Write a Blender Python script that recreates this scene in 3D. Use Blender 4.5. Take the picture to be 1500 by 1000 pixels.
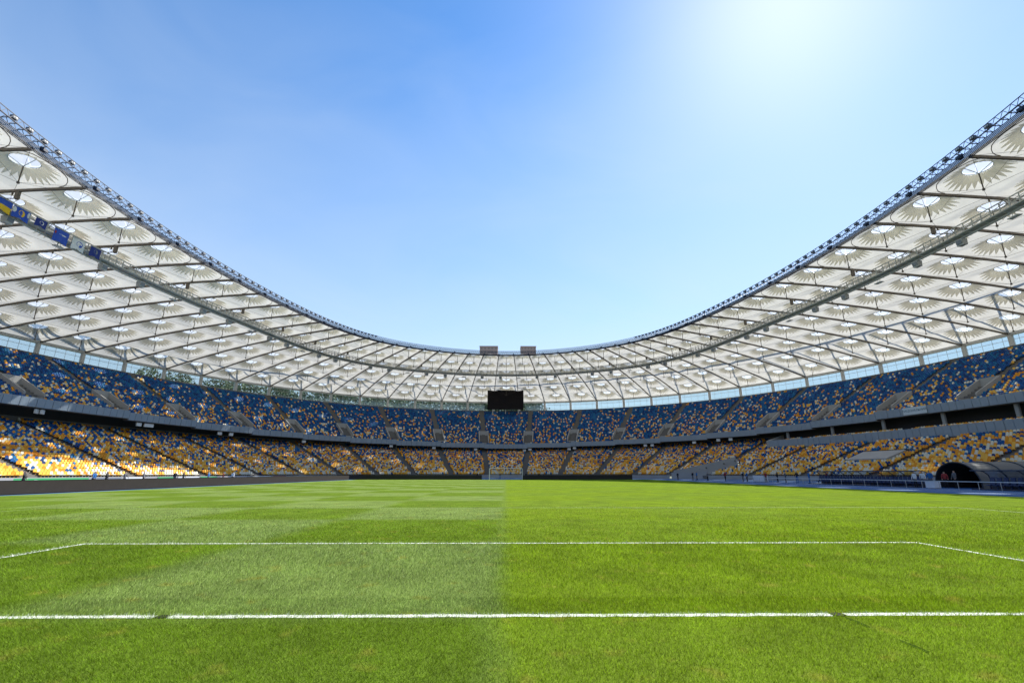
import bpy, bmesh, math, random
import numpy as np
from mathutils import Vector
random.seed(7); rng = np.random.default_rng(7)
for o in list(bpy.data.objects): bpy.data.objects.remove(o)
scene = bpy.context.scene
COL = scene.collection
R = math.radians

# ------------------------------------------------------------------ camera, sky, sun, exposure
cd = bpy.data.cameras.new('camera'); cam = bpy.data.objects.new('camera', cd); COL.objects.link(cam)
cd.sensor_width = 36; cd.lens = 16.653; cd.clip_start = .05; cd.clip_end = 6000
CAM = np.array([.03, -5.742, 1.505])
cam.location = CAM; cam.rotation_euler = (R(90 + 15.484), 0, R(-.699))
scene.camera = cam
SUN_AZ, SUN_EL = 38.0, 46.5            # azimuth from +Y towards +X
w = bpy.data.worlds.new('World'); scene.world = w; w.use_nodes = True
nt = w.node_tree; bg = nt.nodes['Background']
sky = nt.nodes.new('ShaderNodeTexSky'); sky.sky_type = 'NISHITA'; sky.sun_disc = False
sky.sun_elevation = R(SUN_EL); sky.sun_rotation = R(SUN_AZ)
sky.air_density = 1.0; sky.dust_density = .22; sky.ozone_density = 2.0; sky.altitude = 100
hs = nt.nodes.new('ShaderNodeHueSaturation'); hs.inputs['Saturation'].default_value = 1.28; nt.links.new(sky.outputs[0], hs.inputs['Color'])
# thin summer haze whitening the sky evenly all round towards the horizon
tcw = nt.nodes.new('ShaderNodeTexCoord'); spw = nt.nodes.new('ShaderNodeSeparateXYZ'); nt.links.new(tcw.outputs['Generated'], spw.inputs[0])
mr = nt.nodes.new('ShaderNodeMapRange'); mr.inputs[1].default_value = .02; mr.inputs[2].default_value = .76; mr.inputs[3].default_value = .82; mr.inputs[4].default_value = 0; nt.links.new(spw.outputs[2], mr.inputs[0])
hz = nt.nodes.new('ShaderNodeMix'); hz.data_type = 'RGBA'; hz.inputs[7].default_value = (3.35, 3.85, 4.4, 1); 
nz = nt.nodes.new('ShaderNodeTexNoise'); nz.inputs['Scale'].default_value = 2.2; nz.inputs['Detail'].default_value = 6; nz.inputs['Distortion'].default_value = .8
mpw = nt.nodes.new('ShaderNodeMapping'); mpw.inputs['Scale'].default_value = (1, 1.6, 2.6); mpw.inputs['Rotation'].default_value = (.3, .5, .4); nt.links.new(tcw.outputs['Generated'], mpw.inputs[0]); nt.links.new(mpw.outputs[0], nz.inputs['Vector'])
ma = nt.nodes.new('ShaderNodeMath'); ma.operation = 'MULTIPLY_ADD'; ma.inputs[1].default_value = .34; ma.inputs[2].default_value = -.15; nt.links.new(nz.outputs['Fac'], ma.inputs[0])
mb = nt.nodes.new('ShaderNodeMath'); mb.operation = 'ADD'; mb.use_clamp = True; nt.links.new(ma.outputs[0], mb.inputs[0]); nt.links.new(mr.outputs[0], mb.inputs[1]); nt.links.new(mb.outputs[0], hz.inputs[0]); nt.links.new(hs.outputs[0], hz.inputs[6])
nt.links.new(hz.outputs[2], bg.inputs[0]); bg.inputs[1].default_value = .113
sd = bpy.data.lights.new('sun', 'SUN'); sun = bpy.data.objects.new('sun', sd); COL.objects.link(sun)
sd.energy = 4.6; sd.angle = R(.53); sd.color = (1, .95, .86)
sun.rotation_euler = (R(90 - SUN_EL), 0, R(180 - SUN_AZ)); sun.location = (60, 90, 120)
vs = scene.view_settings; vs.view_transform = 'Standard'; vs.look = 'None'; vs.gamma = 1; vs.exposure = 1.0
vs.use_curve_mapping = False

# ------------------------------------------------------------------ helpers
M = {}
def mat(name, base, rough=.6, metal=0, var=.15, scale=3., base2=None, bump=0., bscale=40., spec=.5):
    m = bpy.data.materials.new(name); m.use_nodes = True; t = m.node_tree; b = t.nodes['Principled BSDF']
    b.inputs['Roughness'].default_value = rough; b.inputs['Metallic'].default_value = metal
    b.inputs['Specular IOR Level'].default_value = spec
    tc = t.nodes.new('ShaderNodeTexCoord')
    n = t.nodes.new('ShaderNodeTexNoise'); n.inputs['Scale'].default_value = scale; n.inputs['Detail'].default_value = 5
    t.links.new(tc.outputs['Object'], n.inputs['Vector'])
    mx = t.nodes.new('ShaderNodeMix'); mx.data_type = 'RGBA'
    c1 = [c * (1 - var) for c in base]; c2 = [min(1, c * (1 + var)) for c in (base2 or base)]
    mx.inputs[6].default_value = (*c1, 1); mx.inputs[7].default_value = (*c2, 1)
    t.links.new(n.outputs['Fac'], mx.inputs[0]); t.links.new(mx.outputs[2], b.inputs['Base Color'])
    if bump:
        n2 = t.nodes.new('ShaderNodeTexNoise'); n2.inputs['Scale'].default_value = bscale
        t.links.new(tc.outputs['Object'], n2.inputs['Vector'])
        bp = t.nodes.new('ShaderNodeBump'); bp.inputs['Strength'].default_value = bump
        t.links.new(n2.outputs['Fac'], bp.inputs['Height']); t.links.new(bp.outputs[0], b.inputs['Normal'])
    M[name] = m
    return m

def mesh(name, V, F, mats, mi=None, smooth=False):
    me = bpy.data.meshes.new(name)
    me.from_pydata([tuple(map(float, v)) for v in V], [], [tuple(f) for f in F])
    for m in (mats if isinstance(mats, (list, tuple)) else [mats]): me.materials.append(M[m] if isinstance(m, str) else m)
    if mi is not None: me.polygons.foreach_set('material_index', np.asarray(mi, dtype=np.int32))
    if smooth: me.polygons.foreach_set('use_smooth', np.ones(len(F), dtype=bool))
    me.update()
    return me

def tri_mesh(name, V, T, mats, mi=None):
    """big triangle soup from numpy arrays"""
    me = bpy.data.meshes.new(name); nv, nf = len(V), len(T)
    me.vertices.add(nv); me.vertices.foreach_set('co', np.ascontiguousarray(V, dtype=np.float32).ravel())
    me.loops.add(nf * 3); me.loops.foreach_set('vertex_index', np.ascontiguousarray(T, dtype=np.int32).ravel())
    me.polygons.add(nf); me.polygons.foreach_set('loop_start', np.arange(0, nf * 3, 3, dtype=np.int32))
    me.polygons.foreach_set('loop_total', np.full(nf, 3, dtype=np.int32))
    for m in mats: me.materials.append(M[m])
    if mi is not None: me.polygons.foreach_set('material_index', np.ascontiguousarray(mi, dtype=np.int32))
    me.update(calc_edges=True); me.validate()
    return me

def link(name, me, parent=None, **kw):
    o = bpy.data.objects.new(name, me); COL.objects.link(o)
    if parent: o.parent = parent
    for k, v in kw.items(): o[k] = v
    return o
def empty(name, loc=(0, 0, 0), rz=0, **kw):
    o = bpy.data.objects.new(name, None); COL.objects.link(o); o.location = loc; o.rotation_euler = (0, 0, rz)
    for k, v in kw.items(): o[k] = v
    return o

class MB:
    """collects shapes for ONE mesh"""
    def __init__(s): s.V = []; s.F = []; s.I = []
    def add(s, V, F, mi=0):
        n = len(s.V); s.V += [tuple(v) for v in V]; s.F += [tuple(n + k for k in f) for f in F]; s.I += [mi] * len(F)
        return s
    def box(s, c, d, mi=0, rz=0):
        ca, sa = math.cos(rz), math.sin(rz); V = []
        for z in (-.5, .5):
            for x, y in ((-.5, -.5), (.5, -.5), (.5, .5), (-.5, .5)):
                X, Y = x * d[0], y * d[1]
                V.append((c[0] + ca * X - sa * Y, c[1] + sa * X + ca * Y, c[2] + z * d[2]))
        return s.add(V, [(3, 2, 1, 0), (4, 5, 6, 7), (0, 1, 5, 4), (1, 2, 6, 5), (2, 3, 7, 6), (3, 0, 4, 7)], mi)
    def hexa(s, b, t, mi=0):
        """four bottom corners, four top corners"""
        return s.add(list(b) + list(t), [(3, 2, 1, 0), (4, 5, 6, 7), (0, 1, 5, 4), (1, 2, 6, 5), (2, 3, 7, 6), (3, 0, 4, 7)], mi)
    def tube(s, pts, r, n=6, mi=0, cap=True, r2=None):
        pts = [Vector(p) for p in pts]; V = []; F = []
        for k, p in enumerate(pts):
            a = pts[max(0, k - 1)]; b = pts[min(len(pts) - 1, k + 1)]; d = (b - a).normalized()
            u = d.cross(Vector((0, 0, 1)) if abs(d.z) < .95 else Vector((1, 0, 0))).normalized(); v = d.cross(u)
            rr = r if r2 is None else r + (r2 - r) * k / (len(pts) - 1)
            for j in range(n):
                t = 2 * math.pi * (j + .5) / n; V.append(p + (u * math.cos(t) + v * math.sin(t)) * rr)
        for k in range(len(pts) - 1):
            for j in range(n): F.append((k * n + j, k * n + (j + 1) % n, (k + 1) * n + (j + 1) % n, (k + 1) * n + j))
        if cap: F += [tuple(range(n))[::-1], tuple(range((len(pts) - 1) * n, len(pts) * n))]
        return s.add(V, F, mi)
    def build(s, name, mats, parent=None, smooth=False, **kw):
        return link(name, mesh(name, s.V, s.F, mats, s.I, smooth), parent, **kw)

def copy_tree(o, parent=None):
    c = o.copy(); COL.objects.link(c); c.parent = parent
    for ch in list(o.children): copy_tree(ch, c)
    return c

# ------------------------------------------------------------------ materials
mat('concrete', (.17, .155, .14), .85, var=.18, scale=1.2, bump=.15, bscale=12)
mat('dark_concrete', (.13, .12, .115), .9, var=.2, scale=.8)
mat('shadow_wall', (.05, .045, .042), .9, var=.2, scale=.8)  # concrete darkened: shade under the upper tier put into the colour
mat('wall_concrete', (.36, .35, .34), .85, var=.12, scale=.6)
mat('fascia', (.27, .33, .40), .5, .1, var=.1, scale=.7)
mat('steel_dark', (.15, .125, .10), .5, .5, var=.25, scale=2)
mat('steel_navy', (.012, .022, .05), .5, .0, var=.2, scale=2)
mat('steel_grey', (.50, .50, .48), .5, .15, var=.15, scale=2)
mat('steel_slate', (.07, .08, .10), .5, .2, var=.2)
mat('steel_pale', (.62, .62, .6), .45, .2, var=.08, scale=1)
mat('white_paint', (.78, .78, .76), .45, var=.05)
mat('black_panel', (.010, .008, .008), .8, spec=.1, var=.3, scale=2)
mat('screen_black', (.009, .006, .007), .5, var=.3, scale=.6, spec=.15)
mat('board_dark', (.028, .023, .020), .7, spec=.2, var=.25, scale=1.5)
mat('board_far', (.012, .010, .009), .5, var=.25, scale=1.5)
mat('track_blue', (.022, .11, .27), .8, var=.15, scale=.8, bump=.1, bscale=60)
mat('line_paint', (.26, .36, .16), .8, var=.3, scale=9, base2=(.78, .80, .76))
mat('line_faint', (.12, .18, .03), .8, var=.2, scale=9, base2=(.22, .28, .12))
mat('groove', (.034, .060, .008), 1., var=.3, scale=20, spec=0)
mat('track_line', (.75, .75, .75), .7, var=.1)
mat('earth', (.09, .10, .05), .95, var=.3, scale=.05)
mat('hill_grass', (.05, .085, .03), .95, var=.4, scale=.06)
mat('leaf_a', (.075, .125, .045), .7, var=.4, scale=.3)
mat('leaf_b', (.12, .165, .065), .7, var=.4, scale=.3)
mat('bark', (.10, .075, .05), .9)
mat('brick_tower', (.46, .32, .28), .9, var=.12, scale=.5)
mat('tower_window', (.24, .18, .165), .4)
SEATM = ['seat_blue', 'seat_navy', 'seat_teal', 'seat_orange', 'seat_yellow', 'seat_white']
for n_, c_ in zip(SEATM, [(.002, .080, .28), (.002, .038, .16), (.004, .135, .31), (.70, .28, .015), (.80, .46, .07), (.68, .64, .52)]):
    mat(n_, c_, .55, var=.12, scale=.15, spec=.22)
mat('skin', (.50, .30, .21), .6); mat('cloth_black', (.015, .014, .016), .8); mat('cloth_blue', (.02, .14, .38), .8)
mat('cloth_red', (.30, .03, .03), .8); mat('cloth_white', (.7, .7, .7), .8); mat('cloth_grey', (.12, .12, .13), .8); mat('hair', (.03, .02, .015), .7)
mat('flag_blue', (.02, .085, .50), .7, var=.1); mat('flag_yellow', (.80, .50, .01), .7, var=.1); mat('flag_white', (.72, .74, .78), .7, var=.08); mat('flag_navy', (.012, .035, .24), .7, var=.1)
mat('banner_green', (.05, .36, .12), .6, var=.06); mat('banner_white', (.76, .76, .76), .6, var=.05); mat('banner_pink', (.75, .62, .58), .6, var=.05); mat('banner_grey', (.2, .22, .26), .6)
mat('sign_panel', (.55, .63, .68), .5, var=.05); mat('sign_letter', (.02, .11, .16), .5)
mat('tunnel_cloth', (.11, .112, .112), .55, var=.12, scale=.8); mat('tunnel_dark', (.03, .028, .03), .8)
mat('net', (.72, .72, .72), .7); mat('bench_seat', (.005, .028, .11), .5)

def glass(name, tint, refl=.12, trans=.9):
    m = bpy.data.materials.new(name); m.use_nodes = True; t = m.node_tree; t.nodes.clear()
    o = t.nodes.new('ShaderNodeOutputMaterial'); tr = t.nodes.new('ShaderNodeBsdfTransparent'); gl = t.nodes.new('ShaderNodeBsdfGlossy')
    tr.inputs[0].default_value = (*[c * trans for c in tint], 1); gl.inputs['Roughness'].default_value = .08; gl.inputs[0].default_value = (.9, .95, 1, 1)
    mx = t.nodes.new('ShaderNodeMixShader'); fr = t.nodes.new('ShaderNodeLayerWeight'); fr.inputs[0].default_value = .25
    mm = t.nodes.new('ShaderNodeMath'); mm.operation = 'MULTIPLY_ADD'; mm.inputs[1].default_value = .5; mm.inputs[2].default_value = refl * .5
    t.links.new(fr.outputs['Fresnel'], mm.inputs[0]); t.links.new(mm.outputs[0], mx.inputs[0])
    t.links.new(tr.outputs[0], mx.inputs[1]); t.links.new(gl.outputs[0], mx.inputs[2]); t.links.new(mx.outputs[0], o.inputs[0])
    M[name] = m
glass('glass_wall', (.90, .96, .96)); glass('glass_skylight', (.97, .99, 1.))
_t = M['glass_skylight'].node_tree; _o = [n for n in _t.nodes if n.type == 'OUTPUT_MATERIAL'][0]; _src = _o.inputs[0].links[0].from_socket     # lightly frosted sheet
_tr = _t.nodes.new('ShaderNodeBsdfTranslucent'); _tr.inputs[0].default_value = (.9, .92, .95, 1); _mx = _t.nodes.new('ShaderNodeMixShader'); _mx.inputs[0].default_value = .30
_t.links.new(_src, _mx.inputs[1]); _t.links.new(_tr.outputs[0], _mx.inputs[2]); _t.links.new(_mx.outputs[0], _o.inputs[0]); glass('glass_dugout', (.72, .80, .92), .3)

def membrane_mat(name, col, tl):
    m = bpy.data.materials.new(name); m.use_nodes = True; t = m.node_tree; t.nodes.clear()
    o = t.nodes.new('ShaderNodeOutputMaterial'); d = t.nodes.new('ShaderNodeBsdfDiffuse'); tr = t.nodes.new('ShaderNodeBsdfTranslucent'); mx = t.nodes.new('ShaderNodeMixShader')
    tc = t.nodes.new('ShaderNodeTexCoord'); n = t.nodes.new('ShaderNodeTexNoise'); n.inputs['Scale'].default_value = .55; n.inputs['Detail'].default_value = 9; n.inputs['Roughness'].default_value = .65
    cr = t.nodes.new('ShaderNodeMix'); cr.data_type = 'RGBA'
    cr.inputs[6].default_value = (*[c * .78 for c in col], 1); cr.inputs[7].default_value = (*[min(.95, c * 1.17) for c in col], 1)
    t.links.new(tc.outputs['Object'], n.inputs['Vector']); t.links.new(n.outputs['Fac'], cr.inputs[0])
    t.links.new(cr.outputs[2], d.inputs[0]); t.links.new(cr.outputs[2], tr.inputs[0])
    mx.inputs[0].default_value = tl; t.links.new(d.outputs[0], mx.inputs[1]); t.links.new(tr.outputs[0], mx.inputs[2]); t.links.new(mx.outputs[0], o.inputs[0])
    M[name] = m
membrane_mat('membrane', (.775, .76, .70), .32)
membrane_mat('membrane_collar', (.80, .775, .69), .45)

# grass: mowing squares (sheen of leaning blades painted into the base colour) + clumps; shared by the turf sheet and by the blades
def grass_mat(name, blades):
    m = bpy.data.materials.new(name); m.use_nodes = True; t = m.node_tree; b = t.nodes['Principled BSDF']; N = t.nodes; L = t.links
    tc = N.new('ShaderNodeTexCoord'); sp = N.new('ShaderNodeSeparateXYZ'); L.new(tc.outputs['Object'], sp.inputs[0])
    wob = N.new('ShaderNodeTexNoise'); wob.inputs['Scale'].default_value = 1.1; wob.inputs['Detail'].default_value = 4; L.new(tc.outputs['Object'], wob.inputs['Vector'])
    def math_(op, a, bb=None, c=None):
        n = N.new('ShaderNodeMath'); n.operation = op
        for k, v in enumerate((a, bb, c)):
            if v is None: continue
            if isinstance(v, (int, float)): n.inputs[k].default_value = v
            else: L.new(v, n.inputs[k])
        return n.outputs[0]
    wv = math_('MULTIPLY_ADD', wob.outputs['Fac'], .5, -.25)
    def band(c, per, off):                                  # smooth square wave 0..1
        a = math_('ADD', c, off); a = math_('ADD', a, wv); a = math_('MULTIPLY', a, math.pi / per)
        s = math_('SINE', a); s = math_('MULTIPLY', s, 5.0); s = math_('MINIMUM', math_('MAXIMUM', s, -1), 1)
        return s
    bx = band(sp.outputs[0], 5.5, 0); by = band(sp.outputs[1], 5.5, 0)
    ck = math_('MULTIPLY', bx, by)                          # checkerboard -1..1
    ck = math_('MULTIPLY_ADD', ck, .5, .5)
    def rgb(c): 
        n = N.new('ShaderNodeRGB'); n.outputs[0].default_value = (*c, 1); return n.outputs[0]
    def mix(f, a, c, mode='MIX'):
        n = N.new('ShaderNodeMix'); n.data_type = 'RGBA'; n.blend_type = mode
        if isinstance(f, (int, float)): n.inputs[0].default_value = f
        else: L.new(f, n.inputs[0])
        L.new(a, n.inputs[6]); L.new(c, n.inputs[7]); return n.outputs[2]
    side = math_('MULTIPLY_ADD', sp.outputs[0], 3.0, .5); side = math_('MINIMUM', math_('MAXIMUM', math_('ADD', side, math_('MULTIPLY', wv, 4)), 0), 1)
    left = mix(ck, rgb((.134, .192, .044)), rgb((.088, .146, .008)))  # pale green carries the sky sheen of the lean, painted as colour
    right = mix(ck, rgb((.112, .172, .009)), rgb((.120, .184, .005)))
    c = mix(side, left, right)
    n1 = N.new('ShaderNodeTexNoise'); n1.inputs['Scale'].default_value = .7; n1.inputs['Detail'].default_value = 8; n1.inputs['Roughness'].default_value = .7; L.new(tc.outputs['Object'], n1.inputs['Vector'])
    f1 = math_('MULTIPLY_ADD', n1.outputs['Fac'], 1.5, .25)
    n2 = N.new('ShaderNodeTexNoise'); n2.inputs['Scale'].default_value = 38; n2.inputs['Detail'].default_value = 5; L.new(tc.outputs['Object'], n2.inputs['Vector'])
    f2 = math_('MULTIPLY_ADD', n2.outputs['Fac'], 1.2, .4)
    f = math_('MULTIPLY', f1, f2)
    g = N.new('ShaderNodeCombineColor'); [L.new(f, g.inputs[k]) for k in range(3)]
    c = mix(1., c, g.outputs[0], 'MULTIPLY')
    n3 = N.new('ShaderNodeTexNoise'); n3.inputs['Scale'].default_value = 2.3; n3.inputs['Detail'].default_value = 4; L.new(tc.outputs['Object'], n3.inputs['Vector'])
    y = math_('MULTIPLY', math_('MAXIMUM', math_('ADD', n3.outputs['Fac'], -.60), 0), 4.5)
    c = mix(y, c, rgb((.21, .20, .03)))
    if not blades: c = mix(.10, c, rgb((.20, .25, .12)))
    if blades:
        at = N.new('ShaderNodeAttribute'); at.attribute_name = 'shade'
        ff = math_('MULTIPLY_ADD', math_('POWER', at.outputs['Fac'], 1.6), 2.2, .85)
        g2 = N.new('ShaderNodeCombineColor'); [L.new(ff, g2.inputs[k]) for k in range(3)]
        c = mix(1., c, g2.outputs[0], 'MULTIPLY')
        d = N.new('ShaderNodeBsdfTranslucent'); L.new(c, d.inputs[0]); mx = N.new('ShaderNodeMixShader'); mx.inputs[0].default_value = .35
        L.new(b.outputs[0], mx.inputs[1]); L.new(d.outputs[0], mx.inputs[2]); L.new(mx.outputs[0], N['Material Output'].inputs[0])
        b.inputs['Roughness'].default_value = .45
    else:
        n4 = N.new('ShaderNodeTexNoise'); n4.inputs['Scale'].default_value = 60; n4.inputs['Detail'].default_value = 4; L.new(tc.outputs['Object'], n4.inputs['Vector'])
        bp = N.new('ShaderNodeBump'); bp.inputs['Strength'].default_value = .8; bp.inputs['Distance'].default_value = .03
        L.new(n4.outputs['Fac'], bp.inputs['Height']); L.new(bp.outputs[0], b.inputs['Normal'])
        b.inputs['Roughness'].default_value = .75
    b.inputs['Specular IOR Level'].default_value = .12 if blades else 0.
    L.new(c, b.inputs['Base Color']); M[name] = m
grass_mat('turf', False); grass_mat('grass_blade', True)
mat('blade_white', (.62, .67, .58), .7, var=.15, scale=30)

# ------------------------------------------------------------------ stadium plan: station i (80 bays, 0 = middle of the far end), q = 0 roof opening .. 1 outer columns
AX, BY = (55.274, 1.386, .394, -.192), (88.704, -3.226, .383, .333)
CX, DY = (117.853, 7.942, -.953), (132.905, 8.875, -1.302)
def P(i, q):
    t = np.pi * np.asarray(i, float) / 40; K = (1, 3, 5, 7)
    xi = sum(a * np.sin(k * t) for a, k in zip(AX, K)); yi = sum(b * np.cos(k * t) for b, k in zip(BY, K))
    xo = sum(a * np.sin(k * t) for a, k in zip(CX, K)); yo = sum(b * np.cos(k * t) for b, k in zip(DY, K))
    return xi + (xo - xi) * q, 52.5 + yi + (yo - yi) * q
def P3(i, q, z):
    x, y = P(i, q); return (float(x), float(y), float(z))
def roof_z(q): return 37.1 - 2.2 * q - 5.0 * q * q
LOW_Q0, LOW_Q1, LOW_N = .145, .560, 27
def low_z(q): return .9 + (q - .145) * 22.2
UP_Q0, UP_Q1, UP_N = .485, .84, 26
def fas_z(i):                                              # top of the upper-tier fascia, stepped per section
    a = abs(((i + 40) % 80) - 40); s = round((a) / 2) * 2
    return 11.2 + 2.4 * min(1, min(s, 40 - s) / 16)
VIS = 23                                                   # stations in view: |i| <= VIS

def proj(Q):
    d = np.asarray(Q, float) - CAM; yw, pt = R(.699), R(15.484)
    x = math.cos(yw) * d[:, 0] - math.sin(yw) * d[:, 1]; y = math.sin(yw) * d[:, 0] + math.cos(yw) * d[:, 1]; z = d[:, 2]
    dep = math.cos(pt) * y + math.sin(pt) * z; up = -math.sin(pt) * y + math.cos(pt) * z
    return 750 + 693.9 * x / dep, 500 - 693.9 * up / dep, dep

# ------------------------------------------------------------------ ground, track, pitch
def disc(rad, z, n=64, c=(0, 52.5)): return [(c[0] + rad * math.cos(2 * math.pi * k / n), c[1] + rad * math.sin(2 * math.pi * k / n), z) for k in range(n)]
link('ground', mesh('ground', disc(3000, -.25), [tuple(range(64))], 'earth'), kind='structure')
def ring_loop(q, z, n=160): return [P3(40 - 80 * k / n, q, z) for k in range(n)]
track = link('running_track', mesh('running_track', ring_loop(.15, 0), [tuple(range(160))], 'track_blue'), kind='structure')
def oval(off, half, rad, z, n=48):                          # track lane line shape
    pts = []
    for s, cy in ((1, 52.5 + half), (-1, 52.5 - half)):
        for k in range(n + 1):
            a = math.pi * k / n if s > 0 else math.pi + math.pi * k / n
            pts.append(((rad + off) * math.cos(a), cy + (rad + off) * math.sin(a), z))
    return pts
for k in range(5):
    a = oval(1.22 * k, 42.2, 37.6, .004); b = oval(1.22 * k + .07, 42.2, 37.6, .004); n = len(a)
    link('lane_line', mesh('lane_line', a + b, [(j, (j + 1) % n, n + (j + 1) % n, n + j) for j in range(n)], 'track_line'), track)
GX0, GX1 = -33.9, 33.2
def grid_sheet(x0, x1, y0, y1, z): return [(x0, y0, z), (x1, y0, z), (x1, y1, z), (x0, y1, z)]
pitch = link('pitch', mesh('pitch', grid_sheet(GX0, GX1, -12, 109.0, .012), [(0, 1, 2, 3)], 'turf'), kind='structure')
LINES = []
def pline(x0, x1, y0, y1, nm='painted_line', m_='line_paint'):
    LINES.append((x0, x1, y0, y1))
    n = 60; V = []; F = []
    lx, ly = x1 - x0, y1 - y0
    for k in range(n + 1):
        j = lambda: random.uniform(-.012, .012)
        if lx > ly: V += [(x0 + lx * k / n, y0 + j(), .016), (x0 + lx * k / n, y1 + j(), .016)]
        else: V += [(x0 + j(), y0 + ly * k / n, .016), (x1 + j(), y0 + ly * k / n, .016)]
    F = [(2 * k, 2 * k + 2, 2 * k + 3, 2 * k + 1) if lx > ly else (2 * k, 2 * k + 1, 2 * k + 3, 2 * k + 2) for k in range(n)]
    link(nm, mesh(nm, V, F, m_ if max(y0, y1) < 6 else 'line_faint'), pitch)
H = .05
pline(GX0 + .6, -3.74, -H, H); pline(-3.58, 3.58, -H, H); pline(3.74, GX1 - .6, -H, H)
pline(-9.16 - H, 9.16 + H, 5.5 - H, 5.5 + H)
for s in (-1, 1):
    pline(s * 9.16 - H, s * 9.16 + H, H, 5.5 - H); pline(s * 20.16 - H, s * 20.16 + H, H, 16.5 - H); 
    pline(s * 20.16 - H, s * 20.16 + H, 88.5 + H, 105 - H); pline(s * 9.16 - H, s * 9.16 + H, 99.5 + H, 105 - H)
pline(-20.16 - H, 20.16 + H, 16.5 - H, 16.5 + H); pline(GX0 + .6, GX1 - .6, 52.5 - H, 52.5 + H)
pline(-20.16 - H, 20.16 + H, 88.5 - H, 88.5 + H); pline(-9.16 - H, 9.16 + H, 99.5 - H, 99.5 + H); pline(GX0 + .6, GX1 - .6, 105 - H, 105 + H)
# empty post sockets left by the removed near goal
for s in (-1, 1):
    b = MB(); b.tube([(s * 3.66, 0, -.02), (s * 3.66, 0, .019)], .07, 10)
    b.build('post_socket', 'black_panel', pitch)
    if s > 0:
        for ya, yb in ((-.46, -.07), (-1.15, -.80)):
            link('net_groove', mesh('net_groove', [(3.655, ya, .015), (3.70, ya + .03, .015), (3.71, (ya + yb) / 2, .015), (3.69, yb, .015), (3.66, yb - .04, .015), (3.648, (ya + yb) / 2 + .05, .015)], [(0, 1, 2, 3, 4, 5)], 'groove'), pitch)

# grass blades near the camera
def grass():
    n = 720000
    u = rng.random(n); near = 2.0; d = np.where(rng.random(n) < .42, np.sqrt(near**2 + u * (6.5**2 - near**2)), 6.5 * (25 / 6.5) ** u)
    y = CAM[1] + d; x = (rng.random(n) * 2 - 1) * (1.16 * d + .5)
    ok = (rng.random(n) < np.clip((25.5 - d) / 15, 0, 1)) & (y > -11) & (x > GX0) & (x < GX1); x, y, d = x[ok], y[ok], d[ok]; n = len(x)
    sc = np.clip(d / 6, .9, 2.2)
    L = (.022 + .020 * rng.random(n)) * np.clip(sc, 1, 1.5); wd = .0023 * sc * (0.7 + .6 * rng.random(n))
    ck = np.sign(np.sin((x) * np.pi / 5.5) * np.sin(y * np.pi / 5.5))
    az = rng.random(n) * 2 * np.pi
    lx = np.cos(az) * .55; ly = np.sin(az) * .55 + np.where(x < 0, -ck * .45, ck * .25)
    a2 = rng.random(n) * np.pi; ca, sa = np.cos(a2) * wd, np.sin(a2) * wd
    V = np.empty((n, 3, 3), np.float32)
    V[:, 0] = np.stack([x - ca, y - sa, np.full(n, .010)], 1); V[:, 1] = np.stack([x + ca, y + sa, np.full(n, .010)], 1)
    V[:, 2] = np.stack([x + lx * L, y + ly * L, .012 + L * (.75 + .25 * rng.random(n))], 1)
    mi = np.zeros(n, int)
    V[(np.abs(x - 3.68) < .024) & (((y < -.07) & (y > -.46)) | ((y < -.8) & (y > -1.15)))] *= 0
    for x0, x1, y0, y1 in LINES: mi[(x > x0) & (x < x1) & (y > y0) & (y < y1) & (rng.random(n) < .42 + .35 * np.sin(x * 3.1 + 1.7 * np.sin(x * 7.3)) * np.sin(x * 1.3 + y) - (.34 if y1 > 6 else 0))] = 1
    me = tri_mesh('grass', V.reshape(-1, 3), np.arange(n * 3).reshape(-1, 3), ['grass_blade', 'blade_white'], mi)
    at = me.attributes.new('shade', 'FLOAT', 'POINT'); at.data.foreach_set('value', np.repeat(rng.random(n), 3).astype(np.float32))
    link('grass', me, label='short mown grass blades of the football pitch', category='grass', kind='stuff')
grass()

# ------------------------------------------------------------------ stands
# corridor cut through the lower tier (gate on the shaded side)
CA, CDR = np.array([45., 125.5]), np.array([.907, -.42]); CN = np.array([-.42, -.907])
def in_gate(x, y, pad=0):
    s = (x - CA[0]) * CDR[0] + (y - CA[1]) * CDR[1]; t = (x - CA[0]) * CN[0] + (y - CA[1]) * CN[1]
    return (s > -8) & (s < 15.5 + pad) & (t > -pad) & (t < 5.4 + pad)

lower = empty('lower_stand', (0, 52.5, 0), label='lower tier of orange, white and blue seats ringing the running track', category='grandstand')
upper = empty('upper_stand', (0, 52.5, 0), label='upper tier of mostly blue seats under the white roof', category='grandstand')
def put(o, root): o.parent = root; o.location = (-root.location.x, -root.location.y, -root.location.z); return o
def built(b, name, mats, root, **kw): return put(b.build(name, mats, None, **kw), root)

def terrace(name, root, q0, q1, n, zf, sub, skip=None):
    V = []; F = []; ns = 80 * sub
    for r in range(n + 1):
        q = q0 + (q1 - q0) * r / n
        for k in range(ns):
            i = 40 - 80 * k / ns; x, y = P(i, q); zb = zf(i, r - 1) if r else zf(i, 0) - .6; zt = zf(i, r) if r < n else zf(i, n - 1) + 1.1
            V += [(x, y, zb), (x, y, zt)]
    for r in range(n + 1):
        for k in range(ns):
            a = 2 * (r * ns + k); b = 2 * (r * ns + (k + 1) % ns)
            cx, cy = (V[a][0] + V[b][0]) / 2, (V[a][1] + V[b][1]) / 2
            if skip and skip(cx, cy): continue
            F.append((a, b, b + 1, a + 1))
            if r < n: c = 2 * ((r + 1) * ns + k); d = 2 * ((r + 1) * ns + (k + 1) % ns); F.append((a + 1, b + 1, d, c))
    return put(link(name, mesh(name, V, F, 'concrete')), root)
def low_row_z(i, r): return low_z(LOW_Q0 + (LOW_Q1 - LOW_Q0) * r / LOW_N)
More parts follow.
